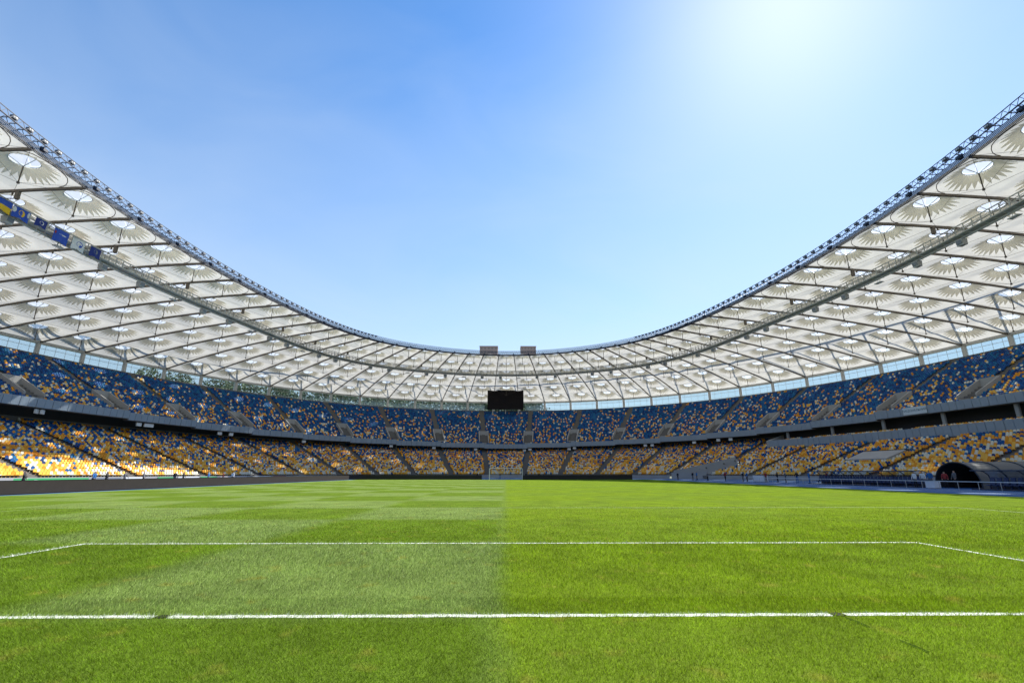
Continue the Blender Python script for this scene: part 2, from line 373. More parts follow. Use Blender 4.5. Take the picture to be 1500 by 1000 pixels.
def up_row_z(i, r): f = fas_z(i) - .35; return f + (24.3 - f) * r / (UP_N - 1)
terrace('terrace', lower, LOW_Q0, LOW_Q1, LOW_N, low_row_z, 4, lambda x, y: in_gate(x, y))
terrace('terrace', upper, UP_Q0, UP_Q1, UP_N, up_row_z, 4)

def sweep(i0, i1, prof, step=.25):
    """closed strip: prof = list of (q, z or f(i)); returns V,F for a thin-profile sweep along stations"""
    n = max(1, int(round((i1 - i0) / step))); m = len(prof); V = []; F = []
    for k in range(n + 1):
        i = i0 + (i1 - i0) * k / n
        for q, z in prof: V.append(P3(i, q, z(i) if callable(z) else z))
    for k in range(n):
        for j in range(m): F.append((k * m + j, (k + 1) * m + j, (k + 1) * m + (j + 1) % m, k * m + (j + 1) % m))
    F += [tuple(range(m))[::-1], tuple(range(n * m, n * m + m))]
    return V, F

# front wall of the lower tier, back wall, soffit, concourse floor
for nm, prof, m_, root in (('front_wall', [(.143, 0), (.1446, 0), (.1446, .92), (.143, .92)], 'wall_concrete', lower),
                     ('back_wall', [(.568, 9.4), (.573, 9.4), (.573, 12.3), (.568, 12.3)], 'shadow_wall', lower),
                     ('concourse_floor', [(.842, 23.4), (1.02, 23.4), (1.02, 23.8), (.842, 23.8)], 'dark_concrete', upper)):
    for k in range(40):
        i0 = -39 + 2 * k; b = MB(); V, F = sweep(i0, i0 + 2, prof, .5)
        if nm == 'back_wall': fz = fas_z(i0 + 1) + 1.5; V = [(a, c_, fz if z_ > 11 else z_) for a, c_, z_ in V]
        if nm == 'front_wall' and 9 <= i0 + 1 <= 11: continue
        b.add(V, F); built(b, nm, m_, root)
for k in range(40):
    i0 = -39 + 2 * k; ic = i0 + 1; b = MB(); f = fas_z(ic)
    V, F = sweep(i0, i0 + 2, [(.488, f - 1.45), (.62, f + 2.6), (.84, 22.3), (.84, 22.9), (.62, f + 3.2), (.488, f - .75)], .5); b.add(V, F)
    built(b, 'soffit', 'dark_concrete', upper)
    # fascia of upright metal panels with open joints
    b = MB(); npan = 9 if abs(ic) < 11 else 12
    for j in range(npan):
        a0 = i0 + 2 * j / npan; a1 = i0 + 2 * (j + 1) / npan - .008; o = .0004 * (j % 2)
        b.hexa([P3(a0, .4655 - o, f - 1.5), P3(a1, .4655 - o, f - 1.5), P3(a1, .4695, f - 1.5), P3(a0, .4695, f - 1.5)],
               [P3(a0, .4635 - o, f), P3(a1, .4635 - o, f), P3(a1, .4695, f), P3(a0, .4695, f)])
    built(b, 'fascia', 'fascia', upper)
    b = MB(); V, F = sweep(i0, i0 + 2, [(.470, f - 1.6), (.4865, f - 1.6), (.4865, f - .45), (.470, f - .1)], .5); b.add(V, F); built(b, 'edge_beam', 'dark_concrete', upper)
    if abs(ic) <= VIS:                                      # rail on the front edge and behind the top row
        for q, zz, hh, st in ((.475, f, .45, .25), (.846, 23.8, 1.5, .2)):
            n = int(2 / st); b = MB()
            b.tube([P3(i0 + 2 * j / 8, q, zz + hh) for j in range(9)], .03, 4)
            if q > .5: b.tube([P3(i0 + 2 * j / 8, q, zz + hh * .55) for j in range(9)], .025, 4)
            for j in range(n): b.tube([P3(i0 + st * j, q, zz - .12), P3(i0 + st * j, q, zz + hh + (.25 if q > .5 else 0))], .035 if q > .5 else .02, 4)
            built(b, 'railing', 'steel_navy', upper)

# stair aisles on odd stations, vomitories in the upper tier
def dirs(i, q):
    a = np.array(P(i - .05, q)); c = np.array(P(i + .05, q)); t = (c - a) / np.linalg.norm(c - a); return t, np.array([-t[1], t[0]])
def stair(root, i, q0, q1, n, zf, wid):
    b = MB()
    for r in range(n):
        qa = q0 + (q1 - q0) * r / n; qm = q0 + (q1 - q0) * (r + .5) / n; qb = q0 + (q1 - q0) * (r + 1) / n; z0 = zf(i, r); z1 = zf(i, r + 1) if r + 1 < n else z0
        t, _ = dirs(i, qa)
        for (u, v, h) in ((qa, qm, z0 + .02), (qm, qb, (z0 + z1) / 2 + .02)):
            A, B = np.array(P(i, u)), np.array(P(i, v)); w2 = t * wid / 2
            b.hexa([(*(A - w2), z0 - .3), (*(A + w2), z0 - .3), (*(B + w2), z0 - .3), (*(B - w2), z0 - .3)], [(*(A - w2), h), (*(A + w2), h), (*(B + w2), h), (*(B - w2), h)])
    return built(b, 'aisle_stair', 'concrete', root)
LOW_A = [i for i in range(-23, 24, 2) if i != 11]
for i in LOW_A: stair(lower, i, LOW_Q0, LOW_Q1, LOW_N, low_row_z, 1.3)
def loc(i, q, s, z):                                        # point at sideways offset s from station line
    t, _ = dirs(i, q); x, y = P(i, q); return (float(x + t[0] * s), float(y + t[1] * s), float(z))
for i in range(-23, 24, 2):
    stair(upper, i, UP_Q0, UP_Q1, UP_N, up_row_z, 1.25)
    v = MB(); qa, qb = .505, .598; W2 = 1.75
    zt = lambda q: up_row_z(i, (q - UP_Q0) / (UP_Q1 - UP_Q0) * UP_N)
    for s in (-1, 1):                                       # side walls with sloping tops
        a, c = s * W2, s * (W2 - .25)
        v.hexa([loc(i, qa, a, zt(qa) - .8), loc(i, qa, c, zt(qa) - .8), loc(i, qb, c, zt(qa) - .8), loc(i, qb, a, zt(qa) - .8)],
               [loc(i, qa, a, zt(qa) + .9), loc(i, qa, c, zt(qa) + .9), loc(i, qb, c, zt(qb) + 1.0), loc(i, qb, a, zt(qb) + 1.0)])
    zl, zh = zt(qa) + .05, zt(qb) + .95
    iw = W2 - .26
    v.hexa([loc(i, qb - .006, -iw, zl + 2.1), loc(i, qb - .006, iw, zl + 2.1), loc(i, qb, iw, zl + 2.1), loc(i, qb, -iw, zl + 2.1)],
           [loc(i, qb - .006, -iw, zh), loc(i, qb - .006, iw, zh), loc(i, qb, iw, zh), loc(i, qb, -iw, zh)])
    v.hexa([loc(i, qa, -iw, zl - .3), loc(i, qa, iw, zl - .3), loc(i, qb, iw, zl - .3), loc(i, qb, -iw, zl - .3)],
           [loc(i, qa, -iw, zl + .05), loc(i, qa, iw, zl + .05), loc(i, qb, iw, zl + .05), loc(i, qb, -iw, zl + .05)])
    vo = built(v, 'vomitory', 'wall_concrete', upper)
    d = MB(); d.hexa([loc(i, qb - .003, -iw, zl + .06), loc(i, qb - .003, iw, zl + .06), loc(i, qb + .002, iw, zl + .06), loc(i, qb + .002, -iw, zl + .06)],
           [loc(i, qb - .003, -iw, zl + 2.09), loc(i, qb - .003, iw, zl + 2.09), loc(i, qb + .002, iw, zl + 2.09), loc(i, qb + .002, -iw, zl + 2.09)])
    d.build('doorway', 'tunnel_dark', vo)

# ---- seats: one small shell shape, thousands of them
SV = np.array([(-.22, -.20, .40), (.22, -.20, .40), (.22, .20, .38), (-.22, .20, .38), (-.22, -.20, .30), (.22, -.20, .30),
               (-.22, .17, .38), (.22, .17, .38), (.22, .23, .70), (.14, .25, .84), (-.14, .25, .84), (-.22, .23, .70),
               (.22, .27, .70), (.14, .29, .83), (-.14, .29, .83), (-.22, .27, .70), (.22, .25, .30), (-.22, .25, .30),
               (-.03, .0, .0), (.03, .0, .0), (.03, .06, .36), (-.03, .06, .36)])
SF = [(0, 1, 2), (0, 2, 3), (4, 5, 1), (4, 1, 0), (6, 7, 8), (6, 8, 11), (11, 8, 9), (11, 9, 10), (16, 17, 15), (16, 15, 12), (12, 15, 14), (12, 14, 13),
      (10, 9, 13), (10, 13, 14), (8, 12, 13), (8, 13, 9), (11, 10, 14), (11, 14, 15), (7, 16, 12), (7, 12, 8), (6, 11, 15), (6, 15, 17), (18, 19, 20), (18, 20, 21)]
SFn = np.array(SF)
def seat_rows(q0, q1, n, zf, gap, kind, imax, imin=None, skipf=None):
    out = []
    for r in range(n):
        q = q0 + (q1 - q0) * (r + .52) / n
        ii = np.linspace(-imax if imin is None else imin, imax, 4000); x, y = P(ii, q)
        s = np.r_[0, np.cumsum(np.hypot(np.diff(x), np.diff(y)))]
        ss = np.arange(.3, s[-1], .5); si = np.interp(ss, s, ii); sx, sy = P(si, q)
        dx, dy = P(si + .02, q); dx = dx - sx; dy = dy - sy; L = np.hypot(dx, dy); dx /= L; dy /= L
        m_per = np.interp(ss, s, np.gradient(s, ii))        # metres per station
        near = np.round((si - 1) / 2) * 2 + 1
        ok = np.abs(si - near) * m_per > gap(r)
        if skipf is not None: ok &= ~skipf(sx, sy, si, r)
        for x_, y_, i_, a, b in zip(sx[ok], sy[ok], si[ok], dx[ok], dy[ok]):
            out.append((x_, y_, zf(i_, r), a, b, r / n, i_))
    A = np.array(out)
    # colour mosaic
    k = len(A); f = A[:, 5]; u = rng.random(k)
    cl = .5 + .5 * np.sin(A[:, 0] * .55 + 2 * np.sin(A[:, 1] * .33)) * np.sin(A[:, 2] * .9 + A[:, 1] * .41)   # loose clumps
    if kind == 'up':
        pb = .60 + .34 * f ** .7 - .14 * (cl - .5); pw = (1 - pb) * .32
    elif kind == 'low':
        pb = .05 + .56 * f ** .9 + .10 * (cl - .5); pw = (1 - pb) * (.40 - .26 * np.sqrt(f))
    else:
        pb = np.full(k, .16); pw = (1 - pb) * .45
    c = np.where(u < pb, 0, np.where(u < pb + pw, 5, 3)); v = rng.random(k)
    c = np.where(c == 0, np.where(v < .45, 0, np.where(v < .72, 1, 2)), np.where(c == 3, np.where(v < (.6 if kind != 'low' else .32 + .6 * f), 3, 4), c))
    return A, c
up_skip = lambda x, y, i, r: (np.abs(i - (np.round((i - 1) / 2) * 2 + 1)) * 8.6 < 2.1) & (r > 0) & (r < 9)
SETS = [(lower, *seat_rows(LOW_Q0, LOW_Q1, LOW_N, low_row_z, lambda r: .95, 'low', 22, None,
             lambda x, y, i, r: in_gate(x, y, .6) | ((i > 15.35) & (i < 16.65) & (r >= 7) & (r <= 12)) | ((np.abs(i - 11) < .2) & False))),
        (upper, *seat_rows(UP_Q0, UP_Q1, UP_N, up_row_z, lambda r: .95, 'up', 20.5, None, up_skip))]
allA = np.concatenate([s[1] for s in SETS]); own = np.concatenate([np.full(len(s[1]), k) for k, s in enumerate(SETS)])
px, py, dep = proj(allA[:, :3] + [0, 0, .5])
vis = (px > 4) & (px < 1496) & (dep > 0)
hidden = (allA[:, 0] > 40) & (allA[:, 1] < 62) & (py > 678)     # behind the tunnel and shelters
order = np.argsort(np.where(vis & ~hidden, dep, 1e9))[:300]
single = np.zeros(len(allA), bool); single[order] = True
seat_meshes = [mesh('seat', SV, SF, m_) for m_ in SEATM]
off = 0
for k, (root, A, c) in enumerate(SETS):
    sg = single[off:off + len(A)]; off += len(A)
    for row, ci in zip(A[sg], c[sg]):
        o = link('seat', seat_meshes[ci], root)
        o.location = (row[0] - root.location.x, row[1] - root.location.y, row[2]); o.rotation_euler = (0, 0, math.atan2(row[4], row[3]))
    B = A[~sg]; cc = c[~sg]; n = len(B)
    # local y is outwards = 90 deg left of the direction of increasing station is inward/outward by side; station runs clockwise, so outward = (-dy, dx)
    X = B[:, 0, None] + B[:, 3, None] * SV[:, 0] - B[:, 4, None] * SV[:, 1]
    Y = B[:, 1, None] + B[:, 4, None] * SV[:, 0] + B[:, 3, None] * SV[:, 1]
    Z = B[:, 2, None] + SV[:, 2] + 0 * X
    V = np.stack([X, Y, Z], 2).reshape(-1, 3); T = (SFn[None] + (np.arange(n) * len(SV))[:, None, None]).reshape(-1, 3)
    put(link('seating', tri_mesh('seating', V, T, SEATM, np.repeat(cc, len(SF))), kind='stuff'), root)

# ---- gate corridor walls
g = MB()
def gp(s, t): p_ = CA + CDR * s + CN * t; return float(p_[0]), float(p_[1])
def tier_at(x, y):
    best = None
    ii = np.linspace(6, 15, 91)
    for q in np.linspace(.13, .5, 38):
        xx, yy = P(ii, q); d = np.min(np.hypot(xx - x, yy - y))
        if best is None or d < best[0]: best = (d, q)
    return max(.9, low_z(best[1]))
for t0, t1, sa in ((-.35, 0, 0), (5.4, 5.75, 0)):
    ss = [0, 3, 6, 9, 12, 15.5]
    for a, c in zip(ss[:-1], ss[1:]):
        za, zc = tier_at(*gp(a, t0)) + .7, tier_at(*gp(c, t0)) + .7
        g.hexa([(*gp(a, t0), 0), (*gp(c, t0), 0), (*gp(c, t1), 0), (*gp(a, t1), 0)], [(*gp(a, t0), za), (*gp(c, t0), zc), (*gp(c, t1), zc), (*gp(a, t1), za)])
zb = tier_at(*gp(15.5, 2.7)) + .9
g.hexa([(*gp(15.5, -.35), 2.6), (*gp(15.9, -.35), 2.6), (*gp(15.9, 5.75), 2.6), (*gp(15.5, 5.75), 2.6)], [(*gp(15.5, -.35), zb), (*gp(15.9, -.35), zb), (*gp(15.9, 5.75), zb), (*gp(15.5, 5.75), zb)])
gate = built(g, 'gate_corridor', 'wall_concrete', lower, label='plain concrete walls of the sunken gate cut into the seats')
d = MB(); d.hexa([(*gp(15.52, 0), 0), (*gp(15.7, 0), 0), (*gp(15.7, 5.4), 0), (*gp(15.52, 5.4), 0)], [(*gp(15.52, 0), 2.59), (*gp(15.7, 0), 2.59), (*gp(15.7, 5.4), 2.59), (*gp(15.52, 5.4), 2.59)])
d.build('doorway', 'tunnel_dark', gate)
# flat-roofed entrance in the lower tier of the shaded side
e = MB(); za = low_z(.33) + .45
e.hexa([P3(15.45, .262, low_z(.262) - .3), P3(16.55, .262, low_z(.262) - .3), P3(16.55, .33, low_z(.262) - .3), P3(15.45, .33, low_z(.262) - .3)],
       [P3(15.45, .262, low_z(.262) + .5), P3(16.55, .262, low_z(.262) + .5), P3(16.55, .33, za), P3(15.45, .33, za)])
built(e, 'entrance_roof', 'wall_concrete', lower)

# ------------------------------------------------------------------ balcony with boxes on the shaded side
bal = empty('side_balcony', (76, 80, 0), label='middle balcony with one strip of seats between the shaded tiers', category='balcony')
BI0, BI1 = 11.6, 23.
b = MB(); npan = 64
for j in range(npan):
    a0 = BI0 + (BI1 - BI0) * j / npan; a1 = BI0 + (BI1 - BI0) * (j + 1) / npan - .01; o = .0004 * (j % 2)
    b.hexa([P3(a0, .4385 - o, 7.55), P3(a1, .4385 - o, 7.55), P3(a1, .4425, 7.55), P3(a0, .4425, 7.55)], [P3(a0, .4365 - o, 9.45), P3(a1, .4365 - o, 9.45), P3(a1, .4425, 9.45), P3(a0, .4425, 9.45)])
built(b, 'fascia', 'fascia', bal)
b = MB(); V, F = sweep(BI0, BI1, [(.443, 7.5), (.60, 7.9), (.60, 8.4), (.443, 8.0)], .5); b.add(V, F); built(b, 'floor_slab', 'dark_concrete', bal)
b = MB(); V, F = sweep(BI0, BI1, [(.452, 8.05), (.470, 8.05), (.470, 8.75), (.485, 8.75), (.485, 8.9), (.452, 8.9)], .5); b.add(V, F); built(b, 'terrace', 'concrete', bal)
b = MB(); V, F = sweep(BI0, BI1, [(.53, 8.4), (.535, 8.4), (.535, 13), (.53, 13)], .5); b.add(V, F); built(b, 'box_wall', 'tunnel_dark', bal)
for i in np.arange(12, 23, 1.5):
    b = MB(); b.tube([P3(i, .48, 2.), P3(i, .48, 7.7)], .4, 12); b.tube([P3(i, .49, 8.2), P3(i, .49, 12.6)], .35, 12); built(b, 'pillar', 'wall_concrete', bal)
A, c = seat_rows(.444, .484, 2, lambda i, r: 8.85 + .25 * r, lambda r: .0, 'mid', 20.5, 12.1, lambda x, y, i, r: (np.sin(i * 2.1) > .93))
for nm_ in ('seating',):
    n = len(A)
    X = A[:, 0, None] + A[:, 3, None] * SV[:, 0] - A[:, 4, None] * SV[:, 1]; Y = A[:, 1, None] + A[:, 4, None] * SV[:, 0] + A[:, 3, None] * SV[:, 1]; Z = A[:, 2, None] + SV[:, 2] + 0 * X
    put(link('seating', tri_mesh('seating', np.stack([X, Y, Z], 2).reshape(-1, 3), (SFn[None] + (np.arange(n) * len(SV))[:, None, None]).reshape(-1, 3), SEATM, np.repeat(c, len(SF))), kind='stuff'), bal)
# end wall closing the balcony
b = MB(); b.hexa([P3(11.5, .44, 7.5), P3(11.6, .44, 7.5), P3(11.6, .60, 7.9), P3(11.5, .60, 7.9)], [P3(11.5, .44, 9.4), P3(11.6, .44, 9.4), P3(11.6, .60, 12.), P3(11.5, .60, 12.)]); built(b, 'end_wall', 'wall_concrete', bal)

# ------------------------------------------------------------------ roof
roof = empty('stadium_roof', (0, 52.5, 0), label='white membrane ring roof of tent cones with round skylights', category='roof')
NR = 6; PHI = sorted(set([2 * math.pi * k / 36 for k in range(36)]))
RT = [0, .06, .14, .25, .4, .6, .8, 1.]
def cell(i0, row):
    """returns mapping and sizes of one roof cell"""
    qa, qb = row / NR, (row + 1) / NR
    c = [np.array(P(i0, qa)), np.array(P(i0 + 1, qa)), np.array(P(i0 + 1, qb)), np.array(P(i0, qb))]
    hu = (np.linalg.norm(c[1] - c[0]) + np.linalg.norm(c[2] - c[3])) / 4; hv = (np.linalg.norm(c[3] - c[0]) + np.linalg.norm(c[2] - c[1])) / 4
    r = min(.2 * 2 * hu, 1.5); hc = min(.55 + .17 * hu, 1.15)
    def pos(a, b_, dz=0):                                   # local metres -> world on the cone surface
        rho = math.hypot(a, b_); ph = math.atan2(b_, a)
        Bd = min(hu / max(1e-6, abs(math.cos(ph))), hv / max(1e-6, abs(math.sin(ph))))
        t = min(1, max(0, (rho - r) / (Bd - r))); u, v = .5 + .5 * a / hu, .5 + .5 * b_ / hv
        xy = (c[0] * (1 - u) + c[1] * u) * (1 - v) + (c[3] * (1 - u) + c[2] * u) * v
        z = roof_z(qa + (qb - qa) * v) + .15 + hc * (1 - t) ** 1.7
        # membrane sags a little along the free valley
        return (float(xy[0]), float(xy[1]), float(z + dz))
    return pos, hu, hv, r, hc
def bay(i0, detail):
    V = []; F = []
    subs = []
    for row in range(NR):
        pos, hu, hv, r, hc = cell(i0, row)
        corner = [math.atan2(s * hv, t * hu) % (2 * math.pi) for s in (-1, 1) for t in (-1, 1)]
        ph = sorted(PHI + corner) if detail else sorted([2 * math.pi * k / 12 + .1 for k in range(12)] + corner)
        n = len(ph); base = len(V)
        rts = RT if detail else [0, .2, .5, 1.]
        for t in rts:
            for a in ph:
                Bd = min(hu / max(1e-6, abs(math.cos(a))), hv / max(1e-6, abs(math.sin(a)))); rho = r + t * (Bd - r)
                V.append(pos(rho * math.cos(a), rho * math.sin(a)))
        for k in range(len(rts) - 1):
            for j in range(n): F.append((base + k * n + j, base + k * n + (j + 1) % n, base + (k + 1) * n + (j + 1) % n, base + (k + 1) * n + j))
        if detail:
            # skylight pane with rim
            s = MB(); m = 20; ring = [pos(r * 1.0 * math.cos(2 * math.pi * k / m), r * 1.0 * math.sin(2 * math.pi * k / m)) for k in range(m)]
            zc = sum(p_[2] for p_ in ring) / m
            cx, cy = sum(p_[0] for p_ in ring) / m, sum(p_[1] for p_ in ring) / m
            s.add([(x, y, z + .10) for x, y, z in ring], [tuple(range(m))], 0)
            s.tube([(x, y, z + .0) for x, y, z in ring + ring[:1]], .07, 4, 1, cap=False)
            subs.append(('skylight', s, ['glass_skylight', 'steel_pale']))
            # fluted reinforcement collar, saw-tooth outer edge
            s = MB(); NT = 26; rr = [1.02, 1.3, 1.62, 1.95, 2.28]; wdt = [1, 1, 1, .55, .06]; lim = min(1., .97 * hu / (r * 2.28)) if hu < 2.28 * r * 1.03 else 1.
            for k in range(NT):
                a0 = 2 * math.pi * k / NT; am = a0 + math.pi / NT; ha = math.pi / NT; vv = []
                for q_, w_ in zip(rr, wdt):
                    q2 = 1.02 + (q_ - 1.02) * lim
                    for sg in (-1, 0, 1):
                        a = am + sg * ha * w_; vv.append(pos(q2 * r * math.cos(a), q2 * r * math.sin(a), -.05 - (.06 if sg == 0 else 0)))
                ff = []
                for l in range(4):
                    for e_ in range(2): ff.append((3 * l + e_, 3 * l + e_ + 1, 3 * l + 4 + e_, 3 * l + 3 + e_))
                s.add(vv, ff)
            subs.append(('collar', s, 'membrane_collar'))
            # flying mast with V bracket
            s = MB(); zb_ = roof_z((row + .5) / NR) - 1.75
            s.tube([(cx, cy, zb_), (cx, cy, zc - .75)], .07, 6, 0)
            for k in range(3):
                a = 2 * math.pi * k / 3 + .4; p_ = pos(r * math.cos(a), r * math.sin(a)); s.tube([(cx, cy, zc - .8), (p_[0], p_[1], p_[2] - .03)], .05, 4, 1)
            s.tube([(cx, cy, zb_ - .12), (cx, cy, zb_ + .12)], .15, 6, 0)
            subs.append(('mast', s, ['steel_dark', 'white_paint']))
            s = MB()
            for sx in (-1, 1):
                for sy in (-1, 1):
                    e_ = pos(sx * hu * .995, sy * hv * .98); s.tube([(cx, cy, zb_), (e_[0], e_[1], e_[2] - .2)], .022, 3, 0, cap=False)
                e_ = pos(sx * hu * .995, 0); s.tube([(cx, cy, zb_), (e_[0], e_[1], e_[2] - .2)], .018, 3, 0, cap=False)
            if row == 0:                                    # bowed edge rope of the innermost cell
                s.tube([pos(hu * .99 * math.sin(t), hv * (-.98 + .95 * (1 - abs(math.cos(t)))) if False else -hv * .25 - hv * .62 * math.cos(t), -.06) for t in np.linspace(-math.pi / 2, math.pi / 2, 15)], .05, 4, 0)
            subs.append(('stay_cables', s, 'steel_dark'))
    mo = put(link('membrane', mesh('membrane', V, F, 'membrane', smooth=True)), roof)
    for nm, s, m_ in subs: s.build(nm, m_, mo)
for k in range(80):
    i0 = -39.5 + k; bay(i0, -22.6 < i0 < 21.6 + 0.1)
def rafter_pts(i, dz, n=12): return [P3(i, q, roof_z(q) + dz) for q in np.linspace(-.004, 1.0, n)]
for k in range(80):
    i = -39.5 + k; a = abs(i)
    b = MB(); pts = rafter_pts(i, -.16); t, _ = dirs(i, .5)
    for p0, p1 in zip(pts[:-1], pts[1:]):
        h = .17; w2 = t * .115
        b.hexa([(p0[0] - w2[0], p0[1] - w2[1], p0[2] - h), (p0[0] + w2[0], p0[1] + w2[1], p0[2] - h), (p1[0] + w2[0], p1[1] + w2[1], p1[2] - h), (p1[0] - w2[0], p1[1] - w2[1], p1[2] - h)],
               [(p0[0] - w2[0], p0[1] - w2[1], p0[2] + h), (p0[0] + w2[0], p0[1] + w2[1], p0[2] + h), (p1[0] + w2[0], p1[1] + w2[1], p1[2] + h), (p1[0] - w2[0], p1[1] - w2[1], p1[2] + h)])
    for q in np.arange(1, 6) / 6: b.tube([P3(i, q, roof_z(q) - .7), P3(i, q, roof_z(q) - .3)], .10, 6)
    built(b, 'rafter', 'steel_dark', roof)
    b = MB(); b.tube([P3(i, 1.0, -.3), P3(i, 1.0, roof_z(1) - .35)], .62, 12, r2=.5); built(b, 'column', 'steel_pale', roof, smooth=False)
    # upper ring and inclined struts above the membrane
    b = MB(); b.tube([P3(i, .995, roof_z(1) + .2), P3(i + .5, .82, 45.2)], .21, 8); b.tube([P3(i + 1, .995, roof_z(1) + .2), P3(i + .5, .82, 45.2)], .21, 8); built(b, 'upper_strut', 'steel_pale', roof)
    b = MB(); b.tube([P3(i + .5, .82, 45.2), P3(i + 1.5, .82, 45.2)], .45, 10); built(b, 'upper_ring', 'steel_pale', roof)
    # edge beam of the bay
    b = MB(); V, F = sweep(i, i + 1, [(.992, roof_z(1) - .35), (1.008, roof_z(1) - .35), (1.008, roof_z(1) + .25), (.992, roof_z(1) + .25)], .25); b.add(V, F); built(b, 'edge_beam', 'steel_pale', roof)
    # rim: six parallel ring cables and the lattice gangway on top
    if a <= VIS + 1 or True:
        b = MB()
        for c_ in range(6): b.tube([P3(i + j / 4, -.004 - .0035 * c_, 36.75 + .03 * c_) for j in range(5)], .055, 4, cap=False)
        t0 = P3(i, -.026, 36.8); b.box((t0[0], t0[1], t0[2]), (.5, .5, .35))
        built(b, 'ring_cable', 'steel_navy', roof)
        b = MB(); n = 8
        for q, z in ((-.014, 37.2), (-.014, 37.88), (-.032, 37.2), (-.032, 37.88)): b.tube([P3(i + j / 4, q, z) for j in range(5)], .05, 4, cap=False)
        for q in (-.014, -.032):
            for j in range(n):
                b.tube([P3(i + j / n, q, 37.2), P3(i + (j + .5) / n, q, 37.88)], .034, 3, cap=False); b.tube([P3(i + (j + .5) / n, q, 37.88), P3(i + (j + 1) / n, q, 37.2)], .034, 3, cap=False)
        for j in range(n): b.tube([P3(i + j / n, -.014, 37.2), P3(i + j / n, -.032, 37.2)], .06, 3, cap=False)
        b.tube([P3(i, -.02, 36.8), P3(i, -.02, 37.25)], .12, 6)
        built(b, 'rim_gangway', 'steel_navy', roof)
# glass wall panes and mullions behind the top row
for k in range(80):
    i = -39.5 + k
    if abs(i + .5) > VIS: continue
    b = MB(); V, F = sweep(i + .06, i + .94, [(1.0, 24.9), (1.0015, 24.9), (1.0015, roof_z(1) - .4), (1.0, roof_z(1) - .4)], .22); b.add(V, F); gl_ = built(b, 'glass_pane', 'glass_wall', roof)
    b = MB()
    for z in (24.85, 27.0, 28.6): b.tube([P3(i + .06 + .22 * j, .999, z) for j in range(5)], .05, 4)
    for j in range(1, 5): b.tube([P3(i + .06 + .22 * (j - .5), .999, 24.85), P3(i + .06 + .22 * (j - .5), .999, roof_z(1) - .36)], .035, 4)
    b.build('mullion', 'steel_pale', gl_)
# floodlights on the rim gangway
fl = MB(); fl.box((0, 0, -.05), (.6, .35, .32), 0); fl.box((0, -.185, -.02), (.4, .03, .16), 1); fl.tube([(0, .05, -.45), (0, .05, -.2)], .05, 5, 0)
fme = mesh('floodlight', fl.V, fl.F, ['steel_slate', 'white_paint'], fl.I)
for i in np.arange(-22, 22.01, .25):
    if abs(i) < 9: continue
    o = link('floodlight', fme, roof); x, y, z = P3(i, -.022, 38.0); t, nn = dirs(i, 0)
    o.location = (x, y - 52.5, z); o.rotation_euler = (0, 0, math.atan2(t[1], t[0]))

# ------------------------------------------------------------------ catwalk hung under the roof
def cat_q(i):
    a = abs(i); s = min(1, max(0, (15 - a) / 9)); s = s * s * (3 - 2 * s); return .20 + .125 * s
cw = empty('roof_catwalk', (0, 52.5, 0), label='grey lattice maintenance catwalk hanging in a ring under the membrane roof', category='catwalk')
ZC = 34.35
def cpt(i, s, z):
    t, nn = dirs(i, cat_q(i)); x, y = P(i, cat_q(i)); return (float(x + nn[0] * s), float(y + nn[1] * s), float(z))
for i in range(-24, 24):
    b = MB()
    st = [i + j / 6 for j in range(7)]
    for s in (-.7, .7):
        for z, r_ in ((ZC, .11), (ZC + .38, .05), (ZC + .76, .05), (ZC + 1.25, .085)): b.tube([cpt(a, s, z) for a in st], r_, 4, cap=False)
        for a in st[:-1]: b.tube([cpt(a, s, ZC), cpt(a, s, ZC + 1.25)], .075, 4)
    built(b, 'handrail', 'steel_grey', cw)
    b = MB(); 
    for a, c in zip(st[:-1], st[1:]):
        b.hexa([cpt(a, -.7, ZC - .12), cpt(c, -.7, ZC - .12), cpt(c, .7, ZC - .12), cpt(a, .7, ZC - .12)], [cpt(a, -.7, ZC - .04), cpt(c, -.7, ZC - .04), cpt(c, .7, ZC - .04), cpt(a, .7, ZC - .04)])
        b.tube([cpt(a, 0, ZC - .45), cpt(c, 0, ZC - .45)], .16, 5)
        b.tube([cpt(a, -.5, ZC - .1), cpt((a + c) / 2, 0, ZC - .45)], .06, 4); b.tube([cpt((a + c) / 2, 0, ZC - .45), cpt(c, .5, ZC - .1)], .06, 4)
    built(b, 'deck', 'steel_grey', cw)
    b = MB(); q = cat_q(i + .5); zr = roof_z(q) - .25; b.tube([cpt(i + .5, -.6, ZC + 1.0), P3(i + .5, q, zr)], .04, 4); b.tube([cpt(i + .5, .6, ZC + 1.0), P3(i + .5, q, zr)], .04, 4)
    if i % 2: q2 = q - .05; b.hexa([loc(i + .5, q2, -.18, ZC + .9), loc(i + .5, q2, .18, ZC + .9), loc(i + .5, q2 + .008, .18, ZC + .9), loc(i + .5, q2 + .008, -.18, ZC + .9)], [loc(i + .5, q2, -.18, roof_z(q2) - .3), loc(i + .5, q2, .18, roof_z(q2) - .3), loc(i + .5, q2 + .008, .18, roof_z(q2) - .3), loc(i + .5, q2 + .008, -.18, roof_z(q2) - .3)]); b.tube([loc(i + .5, q2, 0, ZC + 1.0), cpt(i + .5, 0, ZC + 1.0)], .06, 4)
    built(b, 'hanger', 'steel_dark', cw)
